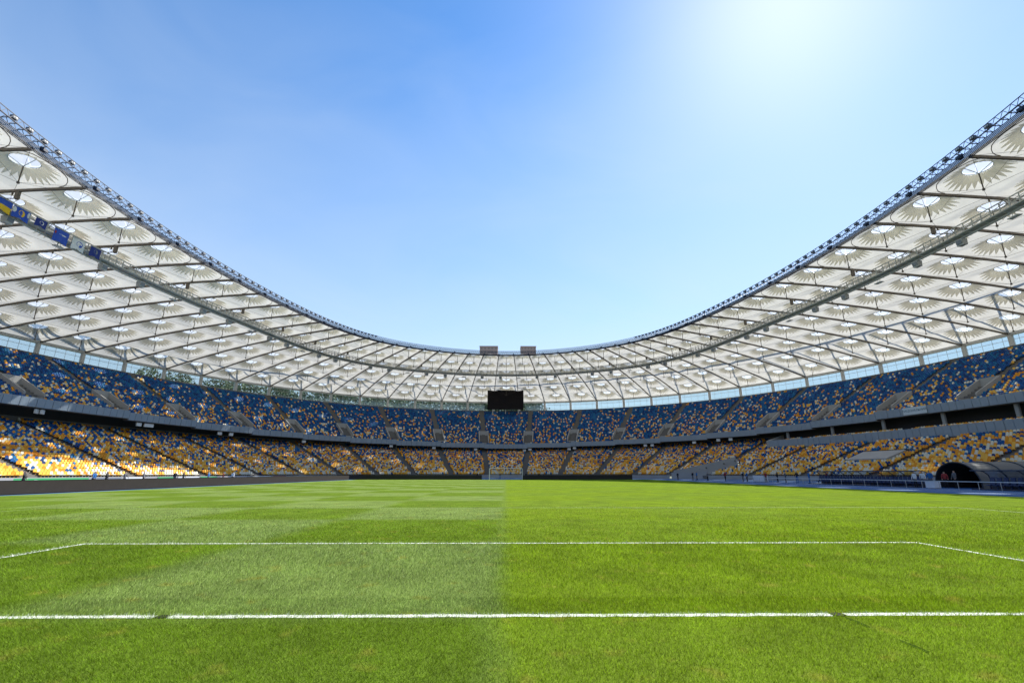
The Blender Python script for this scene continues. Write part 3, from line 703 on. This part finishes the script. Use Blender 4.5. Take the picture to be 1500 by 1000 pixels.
# loudspeakers and spot lamps under it
sp_ = MB(); sp_.hexa([(-.45, -.35, -.9), (.45, -.35, -.9), (.45, .35, -.9), (-.45, .35, -.9)], [(-.5, -.5, 0), (.5, -.5, 0), (.5, .4, 0), (-.5, .4, 0)], 0); sp_.box((0, -.47, -.4), (.8, .04, .6), 1); sp_.tube([(0, 0, -.02), (0, 0, .25)], .05, 5, 0)
spm = mesh('loudspeaker', sp_.V, sp_.F, ['steel_grey', 'banner_grey'], sp_.I)
lamp_ = MB(); lamp_.box((0, 0, -.55), (1.3, .7, .12), 0); lamp_.box((0, 0, -.62), (1.15, .55, .03), 1); lamp_.tube([(-.4, 0, -.5), (0, 0, .1)], .03, 4, 0); lamp_.tube([(.4, 0, -.5), (0, 0, .1)], .03, 4, 0)
lam = mesh('spot_lamp', lamp_.V, lamp_.F, ['steel_grey', 'white_paint'], lamp_.I)
for k, i in enumerate(np.arange(-21.2, 21.3, .95)):
    t, nn = dirs(i, .25)
    if k % 3 != 2: o = link('loudspeaker', spm, label='grey loudspeaker box hanging beneath the roof catwalk', category='loudspeaker', group='loudspeakers under the roof catwalk')
    else: o = link('spot_lamp', lam, label='flat grey spot lamp on a bracket beneath the roof catwalk', category='lamp', group='spot lamps under the roof catwalk')
    o.location = cpt(i, .0, ZC - .6); o.rotation_euler = (0, 0, math.atan2(t[1], t[0]))

# flags hung from the catwalk
def flag(i, wd, hd, bands, emblem, label):
    root = empty('flag', cpt(i, -1.08, ZC + .9), label=label, category='flag'); t, nn = dirs(i, .22)
    root.rotation_euler = (0, 0, math.atan2(t[1], t[0]))
    b = MB(); nx, nz = 12, 8; V = []; F = []; mi = []
    wave = lambda u, v: .10 * math.sin(u * 7 + v * 2) * (.3 + v) + .05 * math.sin(u * 13)
    for a in range(nz + 1):
        for c in range(nx + 1): u, v = c / nx, a / nz; V.append(((u - .5) * wd * (1 - .05 * v), wave(u, v), -v * hd + .12 * math.sin(u * 3) * v))
    for a in range(nz):
        for c in range(nx): F.append((a * (nx + 1) + c, (a + 1) * (nx + 1) + c, (a + 1) * (nx + 1) + c + 1, a * (nx + 1) + c + 1)); mi.append(int(a * len(bands) / nz))
    link('cloth', mesh('cloth', V, F, bands, mi, True), root)
    p_ = MB(); p_.tube([(-wd / 2 - .1, 0, .03), (wd / 2 + .1, 0, .03)], .04, 6); [p_.tube([(k * wd * .4, 0, .03), (k * wd * .4, .34, .06)], .03, 4) for k in (-1, 1)]; p_.build('flag_pole', 'steel_grey', root)
    if emblem:
        e_ = MB()
        for (ex, ez, rx, rz, mm) in emblem[1]:
            m = 14; vs_ = []
            for sgn in (-1, 1):
                for k in range(m):
                    th = 2 * math.pi * k / m; X = ex + rx * math.cos(th); Zz = ez + rz * math.sin(th); u = X / wd + .5; v = -Zz / hd
                    vs_.append((X, wave(u, v) + sgn * .012 - .012 * mm, Zz + .12 * math.sin(u * 3) * v))
            e_.add(vs_, [tuple(range(m)), tuple(range(m, 2 * m))[::-1]] + [(k, (k + 1) % m, m + (k + 1) % m, m + k) for k in range(m)], mm)
        e_.build('emblem', emblem[0], root)
flag(-20.50, 2.3, 1.7, ['flag_blue', 'flag_yellow'], None, 'flag with blue band over yellow band hung on the catwalk')
flag(-20.19, 2.3, 1.6, ['flag_blue'], (['flag_yellow', 'flag_white'], [(0, -.75, .42, .5, 0), (-.9, -.5, .25, .4, 1), (.9, -.5, .2, .4, 1)]), 'blue flag with yellow and white emblem hung on the catwalk')
flag(-19.83, 1.7, 1.2, ['flag_navy'], (['flag_white', 'flag_navy'], [(0, -.6, .32, .32, 0), (0, -.6, .2, .2, 1)]), 'small navy flag with white ring emblem hung on the catwalk')
flag(-19.43, 2.3, 2.0, ['flag_blue'], (['cloth_red', 'flag_white'], [(-.85, -.6, .13, .25, 0), (.15, -.75, .55, .08, 1)]), 'large blue flag with red mark and thin white lettering')
flag(-19.07, 2.1, 1.8, ['flag_white'], (['flag_blue', 'flag_white'], [(.1, -.85, .5, .5, 0), (.18, -.78, .28, .26, 1)]), 'white flag with a blue round emblem hung on the catwalk')
flag(-18.70, 1.9, 1.6, ['flag_navy'], (['banner_grey', 'flag_white'], [(0, -.7, .35, .4, 0)]), 'navy flag with faint grey crest hung on the catwalk')

# ------------------------------------------------------------------ scoreboard
sb = empty('scoreboard', (-.25, 180.0, 23.8), label='large blank black video screen above the far upper tier', category='scoreboard')
b = MB(); b.box((0, .45, 5.4), (14.2, .8, 7.5)); b.build('case', 'black_panel', sb)
pb_ = MB(); pb_.box((0, 0, 0), (2.27, .06, 2.35)); pme = mesh('screen_panel', pb_.V, pb_.F, 'screen_black')
for c_ in range(6):
    for r_ in range(3): o = link('screen_panel', pme, sb); o.location = (-5.75 + 2.3 * c_, .02 + .008 * ((c_ + r_) % 2), 3.0 + 2.39 * r_)
for s in (-5, 0, 5):
    b = MB(); b.tube([(s, .6, 0), (s, .6, 2)], .18, 8); b.tube([(s, .6, 8.), (s, 6., 7.)], .12, 6); b.tube([(s, .6, 3), (s, 7, .1)], .12, 6); b.build('support', 'steel_grey', sb)

# ------------------------------------------------------------------ far goal
goal = empty('football_goal', (0, 105, 0), label='white football goal with net at the far end of the pitch', category='goal')
for s in (-1, 1):
    b = MB(); b.tube([(s * 3.72, 0, 0), (s * 3.72, 0, 2.5)], .06, 10); b.build('post', 'white_paint', goal)
    b = MB(); b.tube([(s * 3.72, .06, .05), (s * 3.72, 2.0, .05)], .04, 6); b.tube([(s * 3.72, .06, 2.44), (s * 3.72, 1.0, 2.3), (s * 3.72, 2.0, .05)], .03, 6); b.build('stanchion', 'white_paint', goal)
b = MB(); b.tube([(-3.66, 0, 2.5), (3.66, 0, 2.5)], .06, 10); b.build('crossbar', 'steel_pale', goal)
b = MB()
for k in range(37): x = -3.6 + 7.2 * k / 36; b.tube([(x, .08, 2.44), (x, 1.0, 2.28), (x, 1.97, .05)], .006, 3, cap=False)
for k in range(13): z = .05 + 2.2 * k / 12; y = 1.97 - .97 * k / 12; b.tube([(-3.66, y, z), (3.66, y, z)], .006, 3, cap=False)
for s in (-1, 1):
    for k in range(9): y = .1 + 1.8 * k / 8; b.tube([(s * 3.7, y, .03), (s * 3.7, y, 2.44 - y * .15 if y < 1 else 2.28 - (y - 1) * 2.25)], .006, 3, cap=False)
b.build('net', 'net', goal)

# ------------------------------------------------------------------ perimeter boards
def board(name, c, rz, L, h, m_, label, group):
    r_ = empty(name, (c[0], c[1], .012 if abs(c[0]) < 33 and c[1] < 109 else 0), rz, label=label, category='advertising board', group=group)
    b = MB(); b.box((0, 0, h / 2 + .03), (L - .004, .10, h - .06)); b.build('panel', m_, r_)
    b = MB(); b.box((0, 0, .03), (L - .05, .14, .06)); b.box((0, 0, h + .01), (L - .03, .12, .03)); b.build('frame', 'black_panel', r_)
    for s in (-1, 1):
        b = MB(); b.hexa([(s * L * .35 - .03, .07, 0), (s * L * .35 + .03, .07, 0), (s * L * .35 + .03, .6, 0), (s * L * .35 - .03, .6, 0)], [(s * L * .35 - .03, .07, h * .9), (s * L * .35 + .03, .07, h * .9), (s * L * .35 + .03, .11, h * .9), (s * L * .35 - .03, .11, h * .9)]); b.build('stand', 'black_panel', r_)
for k in range(15):
    board('advertising_board', (-35.0 - .012 * k, 18 + 6.0 * k), R(90), 6, .96, 'board_dark', 'dark blank board in the long row along the sunlit touchline', 'boards along the sunlit touchline')
for k in range(6): board('advertising_board', (-36.4 + 5.6 * k, 109.2), 0, 5.6, 1.0, 'board_far', 'black blank board in the row behind the far goal line', 'boards behind the far goal line')
for k in range(4): board('advertising_board', (7.0 + 6.45 * k, 109.2), 0, 6.45, 1.0, 'board_far', 'black blank board in the row behind the far goal line', 'boards behind the far goal line')

# banners on the front wall of the sunlit stand
def text_mesh(txt, size, m_, parent, locn, rot, nm='lettering'):
    cu = bpy.data.curves.new('t', 'FONT'); cu.body = txt; cu.size = size; cu.align_x = 'CENTER'; cu.align_y = 'CENTER'; cu.extrude = .008; cu.resolution_u = 2
    o = bpy.data.objects.new('t', cu); COL.objects.link(o); dg = bpy.context.evaluated_depsgraph_get()
    me = bpy.data.meshes.new_from_object(o.evaluated_get(dg)); bpy.data.objects.remove(o); me.materials.clear(); me.materials.append(M[m_])
    t = link(nm, me, parent); t.location = locn; t.rotation_euler = rot; return t
bands = [(-19.4, -18.0, 'banner_green', 'green banner with white lettering on the sunlit front wall'), (-17.95, -17.3, 'banner_grey', 'grey banner next to the green one on the sunlit front wall'),
         (-17.25, -16.75, 'banner_white', 'short white banner on the front wall of the sunlit stand'), (-16.4, -15.9, 'banner_green', 'short plain green banner between two white ones'),
         (-15.85, -15.2, 'banner_white', 'white banner beside the short green one'), (-15.15, -14.6, 'banner_green', 'green banner nearer the corner of the sunlit stand'),
         (-14.5, -13.5, 'banner_pink', 'pale pink banner on the front wall near the curve'), (-13.2, -12.5, 'banner_white', 'white banner on the front wall where the stand starts to curve'),
         (-12.4, -11.8, 'cloth_red', 'red banner on the curved front wall'), (-11.3, -10.5, 'banner_white', 'white banner on the curved front wall past the red one'), (-10.3, -8.6, 'banner_green', 'long dark green banner on the curved front wall')]
for a0, a1, m_, lab in bands:
    ic = (a0 + a1) / 2; r_ = empty('banner', P3(ic, .1418, .42), label=lab, category='banner'); t, nn = dirs(ic, .142); r_.rotation_euler = (0, 0, math.atan2(t[1], t[0]))
    L = float(np.hypot(*(np.array(P(a1, .142)) - np.array(P(a0, .142))))); b = MB(); b.box((0, 0, 0), (L - .1, .04, .78)); b.build('cloth', m_, r_)
    b = MB(); b.tube([(-L / 2 + .1, .03, -.4), (-L / 2 + .1, .03, .44)], .03, 5); b.tube([(L / 2 - .1, .03, -.4), (L / 2 - .1, .03, .44)], .03, 5); b.build('fixing', 'steel_grey', r_)
    if m_ == 'banner_green' and L > 6: b = MB(); b.box((.3, -.03, 0), (L * .35, .02, .28)); b.box((-L * .22, -.03, 0), (.5, .02, .36)); b.build('print', 'banner_white', r_)

# sign on the fascia of the shaded side
t, nn = dirs(16.05, .46); f = fas_z(16); sx, sy, sz = P3(16.05, .4615, f - .72)
sg = empty('fascia_sign', (sx, sy, sz), math.atan2(t[1], t[0]), label='pale sign with dark lettering on the grey upper fascia', category='sign')
b = MB(); b.box((0, 0, 0), (4.6, .06, 1.35)); b.build('panel', 'sign_panel', sg)
text_mesh('НАЦІОНАЛЬНИЙ', .56, 'sign_letter', sg, (0, -.04, .05), (R(90), 0, 0))
b = MB(); b.box((-1.8, .09, 0), (.06, .14, .9)); b.box((1.8, .09, 0), (.06, .14, .9)); b.build('bracket', 'steel_grey', sg)
# lamps and screens hanging below the fascia
hb = MB(); hb.box((0, 0, -.5), (1.1, .25, .7), 0); hb.tube([(-.3, 0, -.2), (-.3, 0, .02)], .03, 4, 1); hb.tube([(.3, 0, -.2), (.3, 0, .02)], .03, 4, 1)
hbm = mesh('hanging_screen', hb.V, hb.F, ['white_paint', 'steel_grey'], hb.I)
for i in (-17.05, -16.93, -14.62, -14.4, -14.28, -12.1, -11.7, -8.9, -5.2, -3.3, -1.4, .85, 1.1, 2.9, 3.15, 6.3, 6.6, 8.4, 9.4, 9.9):
    t, nn = dirs(i, .478); o = link('hanging_screen', hbm, label='small white box hanging under the upper tier edge', category='screen', group='white boxes under the upper tier edge')
    o.location = P3(i, .478, fas_z((math.floor((i + 1) / 2)) * 2) - 1.6); o.rotation_euler = (0, 0, math.atan2(t[1], t[0]) + (.5 if i < -16 else 0))

# ------------------------------------------------------------------ shaded touchline: shelters, tunnel, rail
def shelter(y0, y1, x0, label):
    r_ = empty('team_shelter', (x0, (y0 + y1) / 2, 0), label=label, category='shelter'); hl = (y1 - y0) / 2
    arc = [(.25, .35), (.18, .9), (.35, 1.35), (.75, 1.62), (1.25, 1.72), (1.9, 1.7)]
    arc = [(2.1 - .0, .05), (2.15, .8), (2.0, 1.3), (1.6, 1.62), (1.0, 1.74), (.35, 1.70)]
    n = 11
    for k in range(n + 1):
        y = -hl + 2 * hl * k / n; b = MB(); b.tube([(a, y, c) for a, c in arc], .045, 5); b.build('rib', 'steel_navy', r_)
    for k in range(n):
        y = -hl + 2 * hl * k / n + .05; y2 = -hl + 2 * hl * (k + 1) / n - .05
        V = [(a, yy, c) for yy in (y, y2) for a, c in arc]; m = len(arc); b = MB(); b.add(V, [(j, j + 1, m + j + 1, m + j) for j in range(m - 1)]); b.build('pane', 'glass_dugout', r_)
    b = MB(); b.tube([(.33, -hl, 1.70), (.33, hl, 1.70)], .05, 5); b.box((1.2, 0, .05), (2.2, 2 * hl, .1)); b.box((2.12, 0, .4), (.06, 2 * hl, .75)); b.build('base', 'steel_navy', r_)
    sv = MB(); sv.box((0, 0, .42), (.45, .46, .08)); sv.hexa([(.2, -.23, .45), (.28, -.23, .45), (.28, .23, .45), (.2, .23, .45)], [(.32, -.2, 1.1), (.4, -.2, 1.1), (.4, .2, 1.1), (.32, .2, 1.1)]); sv.box((0, 0, .24), (.08, .08, .3))
    me = mesh('bench_seat', sv.V, sv.F, 'bench_seat'); ns = int(2 * hl / .62)
    for k in range(ns): o = link('bench_seat', me, r_); o.location = (1.3, -hl + .4 + k * .62, 0)
shelter(46.2, 64.5, 43.2, 'long arched glass team shelter farther from the covered tunnel')
shelter(22, 39.8, 43.2, 'arched glass team shelter standing in front of the covered tunnel')
tn = empty('players_tunnel', (46, 44, 0), label='grey fabric half-round tunnel cover with dark open mouth', category='tunnel')
def arch(x, r_, h, n=16): return [(x, r_ * math.cos(math.pi * k / n), h * math.sin(math.pi * k / n) ** .8) for k in range(n + 1)]
for k in range(6):
    xa = 2.7 * k; r0 = 2.55 - .0 * k; b = MB()
    A0, A1 = arch(xa, r0, 2.55 + .05 * k), arch(xa + 2.66, r0, 2.55 + .05 * k); B0, B1 = arch(xa, r0 - .06, 2.49 + .05 * k), arch(xa + 2.66, r0 - .06, 2.49 + .05 * k); n = 17
    V = A0 + A1 + B0 + B1; F = [(j, n + j, n + j + 1, j + 1) for j in range(n - 1)] + [(2 * n + j, 2 * n + j + 1, 3 * n + j + 1, 3 * n + j) for j in range(n - 1)] + [(j, j + 1, 2 * n + j + 1, 2 * n + j) for j in range(n - 1)]
    mi = [0] * (n - 1) + [1] * (n - 1) + [1] * (n - 1); b.V, b.F, b.I = V, F, mi; b.build('cover', ['tunnel_cloth', 'tunnel_dark'], tn)
    b = MB(); b.tube(arch(xa + .02, r0 + .02, 2.57 + .05 * k), .05, 6); b.build('hoop', 'steel_navy' if k == 0 else 'tunnel_cloth', tn)
b = MB(); b.box((8, 0, 1.3), (.1, 4.9, 2.4)); b.build('inner_curtain', 'tunnel_dark', tn)
rl = empty('touchline_rail', (42.3, 50, 0), label='low white rail along the blue track before the shelters', category='rail')
b = MB(); b.tube([(0, -30, .72), (0, 32, .72)], .035, 5); b.build('top_rail', 'steel_pale', rl)
for k in range(32): b = MB(); b.tube([(0, -30 + 2 * k, 0), (0, -30 + 2 * k, .72)], .025, 5); b.build('rail_post', 'steel_grey', rl)
def cbox(name, c, d, m_, label, cat, legs=True):
    r_ = empty(name, c, 0, label=label, category=cat); b = MB(); b.box((0, 0, d[2] / 2 + .06), (d[0], d[1], d[2])); b.build('body', m_, r_)
    b = MB(); b.box((0, 0, .03), (d[0] * .8, d[1] * .8, .06)); b.box((0, 0, d[2] + .085), (d[0] * 1.03, d[1] * 1.03, .05)); b.build('lid', 'steel_grey', r_)
cbox('equipment_case', (42.9, 43.4, 0), (.6, 1.1, .6), 'flag_white', 'white equipment case on the blue track between the two shelters', 'case')
cbox('equipment_case', (43.5, 78, 0), (.7, 3.6, 1.0), 'banner_white', 'long pale case beside the crowd on the shaded touchline', 'case')

# ------------------------------------------------------------------ people
def person_mesh(pose):
    J = {'pel': (0, 0, .95), 'wai': (0, .0, 1.1), 'che': (0, 0, 1.33), 'nek': (0, 0, 1.49), 'hd0': (0, -.01, 1.58), 'hd1': (0, -.01, 1.73)}
    a, l = pose
    for s, nm in ((-1, 'L'), (1, 'R')):
        sw = a * s; lg = l * s
        J['sh' + nm] = (s * .17, 0, 1.42); J['el' + nm] = (s * .24, -.06 + sw * .18, 1.16); J['wr' + nm] = (s * .24, -.16 + sw * .30, .95); J['ha' + nm] = (s * .23, -.2 + sw * .34, .86)
        J['hp' + nm] = (s * .10, 0, .90); J['kn' + nm] = (s * .11, -.03 - lg * .2, .50); J['an' + nm] = (s * .11, .02 - lg * .36, .09 + max(0, -lg) * .05); J['to' + nm] = (s * .12, -.17 - lg * .36, .04)
    E = [('pel', 'wai'), ('wai', 'che'), ('che', 'nek'), ('nek', 'hd0'), ('hd0', 'hd1')]
    for nm in 'LR': E += [('che', 'sh' + nm), ('sh' + nm, 'el' + nm), ('el' + nm, 'wr' + nm), ('wr' + nm, 'ha' + nm), ('pel', 'hp' + nm), ('hp' + nm, 'kn' + nm), ('kn' + nm, 'an' + nm), ('an' + nm, 'to' + nm)]
    rad = dict(pel=(.15, .11), wai=(.135, .10), che=(.16, .11), nek=(.06, .06), hd0=(.085, .095), hd1=(.07, .08), sh=(.075, .075), el=(.05, .05), wr=(.035, .035), ha=(.045, .03), hp=(.095, .095), kn=(.065, .065), an=(.045, .045), to=(.04, .035))
    ks = list(J); me = bpy.data.meshes.new('p'); me.from_pydata([J[k] for k in ks], [(ks.index(x), ks.index(y)) for x, y in E], []); o = bpy.data.objects.new('p', me); COL.objects.link(o)
    sk = o.modifiers.new('s', 'SKIN'); sl = me.skin_vertices[0].data
    for k, v in zip(ks, sl): r_ = rad.get(k, rad.get(k[:2])); v.radius = r_; v.use_root = k == 'pel'
    ss = o.modifiers.new('u', 'SUBSURF'); ss.levels = 1; dg = bpy.context.evaluated_depsgraph_get(); em = bpy.data.meshes.new_from_object(o.evaluated_get(dg)); bpy.data.objects.remove(o)
    em.materials.clear()
    for m_ in ('skin', 'cloth_black', 'cloth_grey', 'hair'): em.materials.append(M[m_])
    for p_ in em.polygons:
        c = p_.center; p_.use_smooth = True
        p_.material_index = 3 if c.z > 1.66 or (c.z > 1.57 and c.y > .02) else 0 if c.z > 1.5 or (abs(c.x) > .19 and c.z < .97) else 1 if c.z > .96 else 2 if c.z > .09 else 3
    return em
pm = [person_mesh((.0, .0)), person_mesh((.7, .8)), person_mesh((-.5, .35))]
CL = ['cloth_black', 'cloth_blue', 'cloth_red', 'cloth_white', 'cloth_grey']
def person(x, y, rz, pose, top, trou, label, s=1.):
    o = link('person', pm[pose], label=label, category='person'); o.location = (x, y, 0); o.rotation_euler = (0, 0, rz); o.scale = (s, s, s)
    for k, m_ in ((1, top), (2, trou)): o.material_slots[k].link = 'OBJECT'; o.material_slots[k].material = M[m_]
def at_px(u, X=None, Y=None):
    k = (u - 741.5) / 693.9 * .9637
    return (X, X / k + CAM[1]) if X is not None else (k * (Y - CAM[1]), Y)
left = [(46, -48, 1, 'cloth_black', 'cloth_black', 'person in black striding past the green banner'), (146, -47, 1, 'cloth_blue', 'cloth_black', 'person in blue top and black trousers walking behind the boards'),
        (164, -47, 1, 'cloth_black', 'cloth_black', 'person in black walking behind the one in blue'), (190, -49, 2, 'cloth_grey', 'cloth_grey', 'person in grey standing by the short green banner'),
        (217, -52, 0, 'cloth_grey', 'cloth_black', 'slim person in grey beside the white banner'), (262, -47, 2, 'cloth_black', 'cloth_grey', 'person in black top and grey trousers near the pink banner'),
        (274, -47, 1, 'cloth_black', 'cloth_black', 'person in black with arm swung out near the pink banner'), (310, -46, 0, 'cloth_blue', 'cloth_grey', 'person in blue top and grey trousers where the boards meet the curve'),
        (331, -46, 0, 'cloth_red', 'cloth_black', 'person in red top by the red banner'), (345, -46, 2, 'cloth_white', 'cloth_grey', 'person in white top behind the boards')]
for u, X, po, a, c, lab in left: person(*at_px(u, X=X), R(70 + random.uniform(-60, 60)), po, a, c, lab, .97)
right = [(994, None, 0, 'cloth_black', 'cloth_black', 'lone person in black standing before the concrete gate', 100), (1016, None, 0, 'cloth_black', 'cloth_grey', 'person in black top and grey trousers at the gate', 96), (1022, None, 2, 'cloth_blue', 'cloth_black', 'person in blue top standing at the gate', 96),
         (1038, 0, 0, 'cloth_grey', 'cloth_black', 'person in grey top past the gate', 92), (1064, 0, 2, 'cloth_red', 'cloth_black', 'person in red top by the long pale case', 86), (1090, 0, 0, 'cloth_black', 'cloth_grey', 'person in black top and grey trousers past the pale case', 80),
         (1096, 0, 0, 'cloth_blue', 'cloth_black', 'person in blue top past the pale case', 80), (1124, 0, 0, 'cloth_red', 'cloth_grey', 'person in red top and grey trousers on the track', 76), (1141, 0, 2, 'cloth_black', 'cloth_black', 'person all in black midway along the rail', 74),
         (1153, 0, 0, 'cloth_grey', 'cloth_grey', 'person all in grey midway along the rail', 72), (1170, 0, 0, 'cloth_black', 'cloth_blue', 'person in black top and blue trousers near the far shelter', 70), (1188, 0, 2, 'cloth_blue', 'cloth_blue', 'person all in blue at the end of the far shelter', 66.5),
         (1214, 0, 0, 'cloth_red', 'cloth_blue', 'person in red top behind the far shelter', 66), (1222, 0, 0, 'cloth_black', 'cloth_black', 'person all in black behind the far shelter', 66), (1345, 0, 0, 'cloth_white', 'cloth_black', 'person in white top and black trousers beside the tunnel', 45.6),
         (1357, 0, 2, 'cloth_white', 'cloth_grey', 'person in white top and grey trousers beside the tunnel', 45.3), (1368, 0, 0, 'cloth_blue', 'cloth_grey', 'person in blue top and grey trousers beside the tunnel mouth', 45.2), (1390, 0, 0, 'cloth_red', 'cloth_black', 'person in red top standing in the tunnel mouth', 43.6),
         (1405, 0, 0, 'cloth_grey', 'cloth_black', 'person in grey top standing in the tunnel mouth', 43.2)]
for u, X, po, a, c, lab, Y in right: person(*at_px(u, Y=Y), R(-90 + random.uniform(-50, 50)), po, a, c, lab, .98 + random.uniform(-.04, .04))
for k, u in enumerate((700, 733, 771, 790)): person(*at_px(u, Y=112 + k * .4), R(random.uniform(-40, 40)), 0, 'cloth_black', CL[k], ['person in black crouched look behind boards left of goal', 'person in black standing right behind the goal net', 'person in black beside the goal post behind boards', 'person in black farther along behind the boards'][k] if False else ['person in black top and black trousers behind the goal boards', 'person in black top and blue trousers behind the goal net', 'person in black top and red trousers behind the goal boards', 'person in black top and white trousers behind the goal boards'][k], .9)

# ------------------------------------------------------------------ beyond the stadium: wooded hill, tower blocks
V = []; F = []; na, nr = 48, 10
for a in range(na + 1):
    aa = -75 + 100 * a / na; az = R(aa); fall = min(1, max(0, (12 - aa) / 10)) * min(1, max(.45, (aa + 52) / 14))
    for r_ in range(nr + 1):
        d = 225 + 30 * r_; h = 50 * fall * min(1, (r_ / 5)) ** 1.2 * (1 + .12 * math.sin(a * .7) + .06 * math.sin(a * 1.9 + r_)) - .3
        V.append((d * math.sin(az), d * math.cos(az), h))
for a in range(na):
    for r_ in range(nr): F.append((a * (nr + 1) + r_, (a + 1) * (nr + 1) + r_, (a + 1) * (nr + 1) + r_ + 1, a * (nr + 1) + r_ + 1))
link('hill', mesh('hill', V, F, 'hill_grass', smooth=True), kind='structure')
NL = 80000; az = np.radians(-74 + 84 * rng.random(NL)); cl = rng.integers(0, 900, NL); ca_ = np.radians(-74 + 84 * rng.random(900)); cd_ = 250 + 130 * rng.random(900); cz = .333 * np.minimum(cd_ - 225, 150) * np.clip((12 - np.degrees(ca_)) / 10, 0, 1) * np.clip((np.degrees(ca_) + 52) / 14, .45, 1) + 9 + 6 * rng.random(900)
g = rng.normal(size=(NL, 3)); g /= np.linalg.norm(g, axis=1)[:, None]; rr_ = (.6 + .4 * rng.random(NL))[:, None]
ctr = np.stack([cd_[cl] * np.sin(ca_[cl]), cd_[cl] * np.cos(ca_[cl]), cz[cl]], 1) + g * rr_ * np.array([4.6, 4.6, 5.2])
u_ = rng.normal(size=(NL, 3)); u_ /= np.linalg.norm(u_, axis=1)[:, None]; v_ = np.cross(u_, rng.normal(size=(NL, 3))); v_ /= np.linalg.norm(v_, axis=1)[:, None]
sz = (.5 + .7 * rng.random(NL))[:, None]
Vt = np.stack([ctr - u_ * sz, ctr + u_ * sz, ctr + v_ * sz * 1.3], 1).reshape(-1, 3)
link('wood', tri_mesh('wood', Vt, np.arange(NL * 3).reshape(-1, 3), ['leaf_a', 'leaf_b'], (cl % 3 == 0).astype(int)), label='dense green wood on the hill behind the glass', category='wood', kind='stuff')
for u0, u1, d, lab in ((703, 729, 395, 'wider brown tower block rising beyond the roof rim'), (762.3, 784.3, 405, 'narrower brown tower block rising beyond the roof rim')):
    x0 = (u0 - 741.5) / 693.9 * (d + 5.7) * 1.032; x1 = (u1 - 741.5) / 693.9 * (d + 5.7) * 1.032; W_ = x1 - x0; top = 1.5 + .2640 * (d + 5.7)
    tw = empty('tower_block', ((x0 + x1) / 2, d, 0), label=lab, category='building')
    b = MB(); b.box((0, 0, (top - 1) / 2), (W_, 12, top - 1)); b.build('wall', 'brick_tower', tw)
    b = MB(); b.box((0, 0, top - .75), (W_ + .5, 12.5, .5)); b.tube([(-W_ * .42, 0, top - .5), (-W_ * .42, 0, top + 1.2)], .12, 5); b.build('roof', 'brick_tower', tw)
    me = None
    for fl_ in range(4):
        for c_ in range(5):
            b = MB(); b.box((-W_ / 2 + W_ * (c_ + .5) / 5, -6.02, top - 2.6 - 3.2 * fl_), (W_ * .10, .06, 1.3)); b.build('window', 'tower_window', tw)
